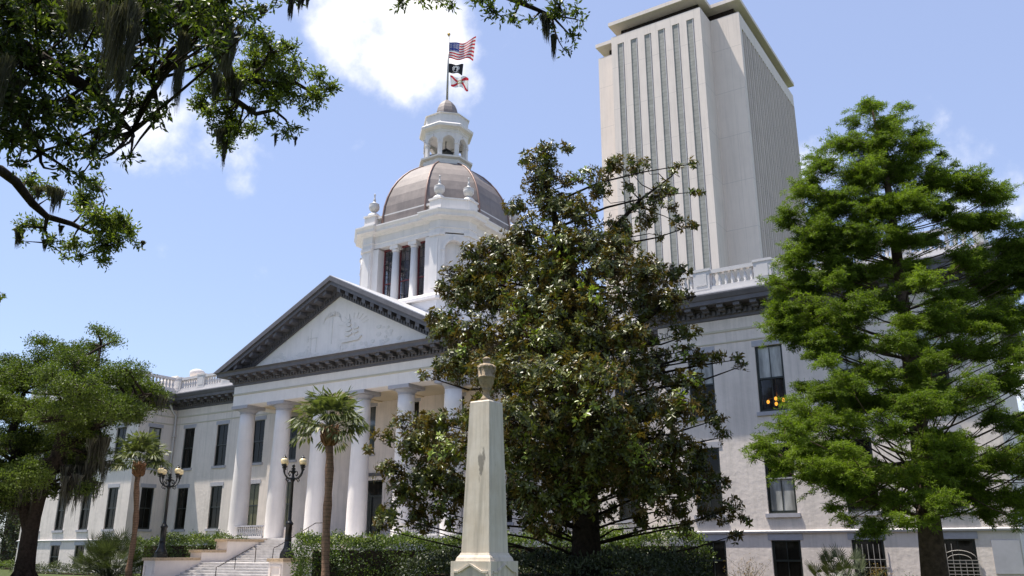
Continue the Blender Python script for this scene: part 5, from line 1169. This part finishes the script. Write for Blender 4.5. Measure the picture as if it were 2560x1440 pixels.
# ---------------------------------------------------------------- cabbage palms
def palm(name, label, base, u_top, v_top, spread, seed, trunk_r, nf, boot_r):
    r_ = np.random.default_rng(seed); t = thing(name, label, 'palm tree', base, 'cabbage palms beside the front steps')
    topp = atv(u_top, v_top, base); b = MB(); k = 12; P = []
    for i in range(k+1):
        q = i/k; P.append(base*(1-q)+topp*q+np.array([.12*math.sin(q*5+seed), .08*math.sin(q*4), 0])*(1 if 0 < q < 1 else 0))
    P[0] = base+np.array([0, 0, -.05]); b.tube(P, [trunk_r*(1.25 if i == 0 else (.92+.12*math.sin(i*2.1)+(.05 if i < 3 else 0))) for i in range(k+1)], 12); b.build('trunk', M['palmtrunk'], t)
    b = MB(); h = boot_r*2.5
    b.lathe(topp[0], topp[1], [(trunk_r, topp[2]-.05), (boot_r*.9, topp[2]+.12*h), (boot_r, topp[2]+.45*h), (boot_r*.8, topp[2]+.8*h), (boot_r*.35, topp[2]+1.1*h)], 12)
    for i in range(64):
        a = i*2.4; z = topp[2]+h*(.02+.95*(i/64)); rr = boot_r*(.9+.1*math.sin(math.pi*i/64)); c, s_ = math.cos(a), math.sin(a)
        b.tube([(topp[0]+c*rr*.8, topp[1]+s_*rr*.8, z-.06), (topp[0]+c*(rr+.05), topp[1]+s_*(rr+.05), z+.06), (topp[0]+c*(rr+.10), topp[1]+s_*(rr+.10), z+.17+.05*r_.random())], [.05, .04, .018], 5)
    b.build('boots', M['boot'], t)
    hub = topp+np.array([0, 0, h*.95]); fb_, fd_, fn_, fl_, fw_, ft_ = [], [], [], [], [], []; pet = MB()
    for i in range(nf):
        a = i*2.399+r_.random()*.4; el = 1.42-1.62*(i/nf)**.95+r_.normal()*.12
        d = np.array([math.cos(a)*math.cos(el), math.sin(a)*math.cos(el), math.sin(el)]); pl = spread*r_.uniform(.42, .62)
        e1 = hub+d*pl*.55+np.array([0, 0, .02]); e2 = hub+d*pl-np.array([0, 0, .10*pl*(1 if el < .7 else .2)]); pet.tube([hub, e1, e2], [.022, .016, .010], 4, False)
        side = unit(np.cross(d, [0, 0, 1.0])+1e-4); upv = np.cross(side, d); nl = 24
        for j in range(nl):
            th = -1.75+3.5*j/(nl-1); ld = d*math.cos(th)*.95+side*math.sin(th)-upv*.10; ll = spread*.56*(.62+.38*math.cos(th*.75))*r_.uniform(.9, 1.1)
            q0 = e2; g_ = np.array([0, 0, -1.0])
            q1 = q0+ld*ll*.55+g_*.02; ld2 = unit(ld+g_*((.35 if el > .6 else .8)+.45*r_.random())+r_.normal(size=3)*.16)
            tt = .97 if (r_.random() < .10 and el < .1) else r_.random()*.85
            for (pa, dd_, l_) in ((q0, ld, ll*.62), (q1, ld2, ll*.5)):
                fb_.append(pa); fd_.append(dd_); fn_.append(upv+side*.8*math.sin(th)*(1 if j % 2 else -.4)); fl_.append(l_); fw_.append(.050*spread); ft_.append(tt)
    pet.build('stalks', M['leaf_palm'], t)
    blade_mesh('fronds', np.array(fb_), np.array(fd_), np.array(fn_), np.array(fl_), np.array(fw_), np.array(ft_), M['leaf_palm'], t)
    return t
pb = at(816, 1440, 36.0); pb[2] = GZ; palm('palm_tree', 'cabbage palm with slender brown trunk, in front of the portico columns', pb, 822, 1112, 1.95, 3, .19, 28, .31)
pb = at(322, 1440, 57.0); pb[2] = GZ; palm('palm_tree', 'shorter cabbage palm with reddish trunk, before the left pavilion', pb, 345, 1190, 2.3, 5, .20, 25, .36)

# ---------------------------------------------------------------- hedges, palmettos and low shrubs
def hedge(label, corners, z_top, seed, dens=260, L=.12, mat_='leaf_hedge', group='clipped hedges round the steps and monument', light=.0):
    """a clipped hedge: corners = plan polygon (4), bumpy top"""
    r_ = np.random.default_rng(seed); cs = np.array(corners, float); ctr = cs.mean(0); t = thing('hedge', label, 'hedge', (*ctr, GZ), group)
    H = z_top-GZ; area = 0; bs = []; ns_ = []
    def bump(x, y): return .17*np.sin(x*1.7+seed)+.13*np.sin(y*2.6+x)+.09*np.sin(x*5.1-y*4.3)
    for i in range(4):
        a, c = cs[i], cs[(i+1) % 4]; l = np.linalg.norm(c-a); n = int(dens*l*H); s_ = r_.random(n)[:, None]; p = a+(c-a)*s_; nn = np.array([(c-a)[1], -(c-a)[0]])/l
        z = GZ+H*r_.random(n)**.9; bul = .20*np.sin(z*2.7+s_[:, 0]*l*1.9)+.16*np.sin(s_[:, 0]*l*3.1+z)-.45*np.clip((z-z_top+.6)/.6, 0, 1)**2
        q = p+nn*(bul+r_.normal(size=n)*.11)[:, None]; bs.append(np.column_stack([q, z+bump(q[:, 0], q[:, 1])*(z-GZ)/H])); ns_.append(np.repeat(np.array([[nn[0], nn[1], .5]]), n, 0))
    w1 = np.linalg.norm(cs[1]-cs[0]); w2 = np.linalg.norm(cs[2]-cs[1]); n = int(dens*w1*w2); s1, s2 = r_.random((n, 1)), r_.random((n, 1))
    q = (cs[0]*(1-s1)+cs[1]*s1)*(1-s2)+(cs[3]*(1-s1)+cs[2]*s1)*s2; z = z_top+bump(q[:, 0], q[:, 1])+r_.normal(size=n)*.09; bs.append(np.column_stack([q, z])); ns_.append(np.repeat(np.array([[0, 0, 1.0]]), n, 0))
    bs = np.concatenate(bs); ns_ = np.concatenate(ns_); N = len(bs)
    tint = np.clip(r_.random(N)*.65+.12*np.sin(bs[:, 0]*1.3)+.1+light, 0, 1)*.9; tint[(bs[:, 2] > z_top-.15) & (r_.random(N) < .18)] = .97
    blade_mesh('leaves', bs, ns_*.6+r_.normal(size=(N, 3))*.7, ns_+r_.normal(size=(N, 3))*.6, r_.uniform(.7, 1.4, N)*L, r_.uniform(.45, .65, N)*L, tint, M[mat_], t)
    core = MB(); ci = ctr+(cs-ctr)*.80; core.prism([tuple(p) for p in ci], GZ, z_top-.45); core.build('branches', M['soil'], t)
    return t
hedge('clipped green hedge behind the left lamp post', [(-13.5, -6.2), (-5.75, -6.2), (-5.75, -2.3), (-13.5, -2.3)], -.08, 1, 170)
hedge('dark clipped hedge between the palm trunk and the obelisk', [(10.6, -13.6), (19.0, -9.6), (18.0, -7.4), (9.6, -11.4)], -.42, 2, 300)
hedge('bright topped hedge right behind the obelisk shaft', [(18.2, -8.2), (25.5, -8.9), (25.5, -6.6), (18.2, -6.0)], -.25, 3, 230, light=.08)
hedge('leafy hedge just right of the magnolia trunk', [(25.6, -9.2), (29.3, -9.0), (29.3, -6.6), (25.6, -6.8)], -.25, 4, 230)
hedge('low reddish hedge along the base of the left pavilion', [(-36, -2.6), (-16, -5.6), (-16, -4.6), (-36, -1.6)], -2.12, 5, 130, mat_='leaf_dark')
hedge('low dark ground hedge in the shade below the magnolia', [(22.2, -19.5), (32.2, -18.7), (32.2, -14.0), (22.2, -15)], -1.28, 6, 230, mat_='leaf_dark', light=-.25)  # darker leaf tint paints in the magnolia's shade
hedge('bright green hedge strip at the lower left corner', [(-52, 4.2), (-43, 4.2), (-43, 5.4), (-52, 5.4)], -2.0, 7, 110, light=.3)
hedge('added tall dark hedge standing in for shade on the annex wall', [(-58, 6.4), (-41.6, 6.4), (-41.6, 9), (-58, 9)], 4.6, 8, 90, L=.22, mat_='leaf_dark', group='added hedges by the annex')  # hedge added to darken the pale annex wall, which is only shaded
def palmetto(label, base, h, n, seed, group='spiky palmettos against the walls'):
    r_ = np.random.default_rng(seed); base = np.array(base, float); t = thing('palmetto', label, 'plant', base, group); B, D, Nn, L_, W_, T = [], [], [], [], [], []; st_ = MB()
    for i in range(n):
        a = r_.random()*6.28; el = r_.uniform(.25, 1.35); d = np.array([math.cos(a)*math.cos(el), math.sin(a)*math.cos(el), math.sin(el)]); ln = h*r_.uniform(.45, .8)
        o_ = base+np.array([r_.normal()*.25, r_.normal()*.25, 0]); e = o_+d*ln; st_.tube([o_, o_*.5+e*.5+np.array([0, 0, .05]), e], [.02, .015, .01], 4, False)
        side = unit(np.cross(d, [0, 0, 1.0])+1e-4); up_ = np.cross(side, d)
        for j in range(21):
            th = -1.5+3*j/16; B.append(e); D.append(d*math.cos(th)+side*math.sin(th)+up_*.1); Nn.append(up_+side*.5*math.sin(th)); L_.append(h*.30*(.7+.3*math.cos(th))*r_.uniform(.85, 1.15)); W_.append(.05); T.append(r_.random()*.9)
    st_.build('stalks', M['leaf_dark'], t); blade_mesh('fronds', np.array(B), np.array(D), np.array(Nn), np.array(L_), np.array(W_), np.array(T), M['leaf_dark'], t)
for lab, u, v, d, h, n, s in (('spiky dark palmetto clump left of the short palm trunk', 278, 1440, 60, 3.3, 110, 1), ('spiky palmetto clump by the basement window right of the magnolia trunk', 1690, 1420, 33, 2.0, 26, 2), ('shaggy palmetto with drooping blades by the grilled basement window', 2110, 1440, 33.5, 2.0, 24, 3)):
    p = at(u, v, d); p[2] = GZ; palmetto(lab, p, h, n, s)
def shrub(label, base, h, spread, n, seed, mt, L=.06):
    r_ = np.random.default_rng(seed); base = np.array(base, float); t = thing('shrub', label, 'shrub', base, 'loose shrubs below the right wall'); b = MB(); B, D = [], []
    for i in range(n):
        e = base+np.array([r_.normal()*spread, r_.normal()*spread, h*r_.uniform(.6, 1.05)]); m_ = base*.5+e*.5+r_.normal(size=3)*.12; b.tube([base+r_.normal(size=3)*np.array([.1, .1, 0]), m_, e], [.014, .009, .004], 4, False)
        for _ in range(26):
            q = r_.random(); B.append((m_*(1-q)+e*q)+r_.normal(size=3)*.09); D.append(r_.normal(size=3)+np.array([0, 0, .4]))
    b.build('stems', M['barkgrey'], t); N = len(B); blade_mesh('leaves', np.array(B), np.array(D), r_.normal(size=(N, 3)), r_.uniform(.6, 1.3, N)*L, r_.uniform(.3, .5, N)*L, r_.random(N)*.9, M[mt], t)
for lab, u, v, d, h, sp, n, s, mt in (('thin twiggy shrub with pale leaves between two basement windows', 1865, 1440, 34, 1.5, .5, 22, 1, 'leaf_orange'), ('small orange tinged shrub in front of the grilled window', 2190, 1440, 33, 1.25, .3, 20, 2, 'leaf_orange'), ('sparse green shrub between the two grilled windows', 2285, 1440, 33, .9, .25, 10, 3, 'leaf_hedge')):
    p = at(u, v, d); p[2] = GZ; shrub(lab, p, h, sp, n, s, mt)

# ---------------------------------------------------------------- unseen oaks added behind the viewer to cut sky light on the facade
def back_oak(x, y, h, R, seed, label):
    r_ = np.random.default_rng(seed); base = np.array([x, y, GZ]); t = thing('live_oak', label, 'tree', base); b = MB(); tp = base+np.array([0, 0, h*.35]); b.tube([base-np.array([0, 0, .05]), base+np.array([.1, 0, h*.15]), tp], [.9, .6, .5], 10)
    B = []
    for i in range(26):
        a = r_.random()*6.28; rr = R*r_.random()**.5; c = base+np.array([rr*math.cos(a), rr*math.sin(a), h*(.38+.55*r_.random()*(1-.4*rr/R))]); b.tube([tp, tp*.5+c*.5+np.array([0, 0, .4]), c], [.25, .15, .04], 6)
        B.append(c+r_.normal(size=(330, 3))*np.array([R*.2, R*.2, h*.09]))
    b.build('trunk', M['bark'], t); B = np.concatenate(B); N = len(B)
    leaf_mesh('crown', B, r_.normal(size=(N, 3)), r_.normal(size=(N, 3))+np.array([0, 0, .8]), r_.uniform(.3, .55, N), r_.uniform(.18, .3, N), r_.random(N)*.85, M['leaf_oakfar'], t)
for i, (x, y, h, R) in enumerate(((26, -66, 17, 10), (46, -66, 18, 11), (64, -58, 17, 11), (72, -34, 16, 9))):
    back_oak(x, y, h, R, 50+i, ('unseen broad live oak added across the square, opposite the magnolia', 'unseen tall live oak added right behind the viewer', 'unseen wide live oak added behind the viewer, opposite the right pavilion', 'unseen live oak added to the right of the right pavilion front')[i])
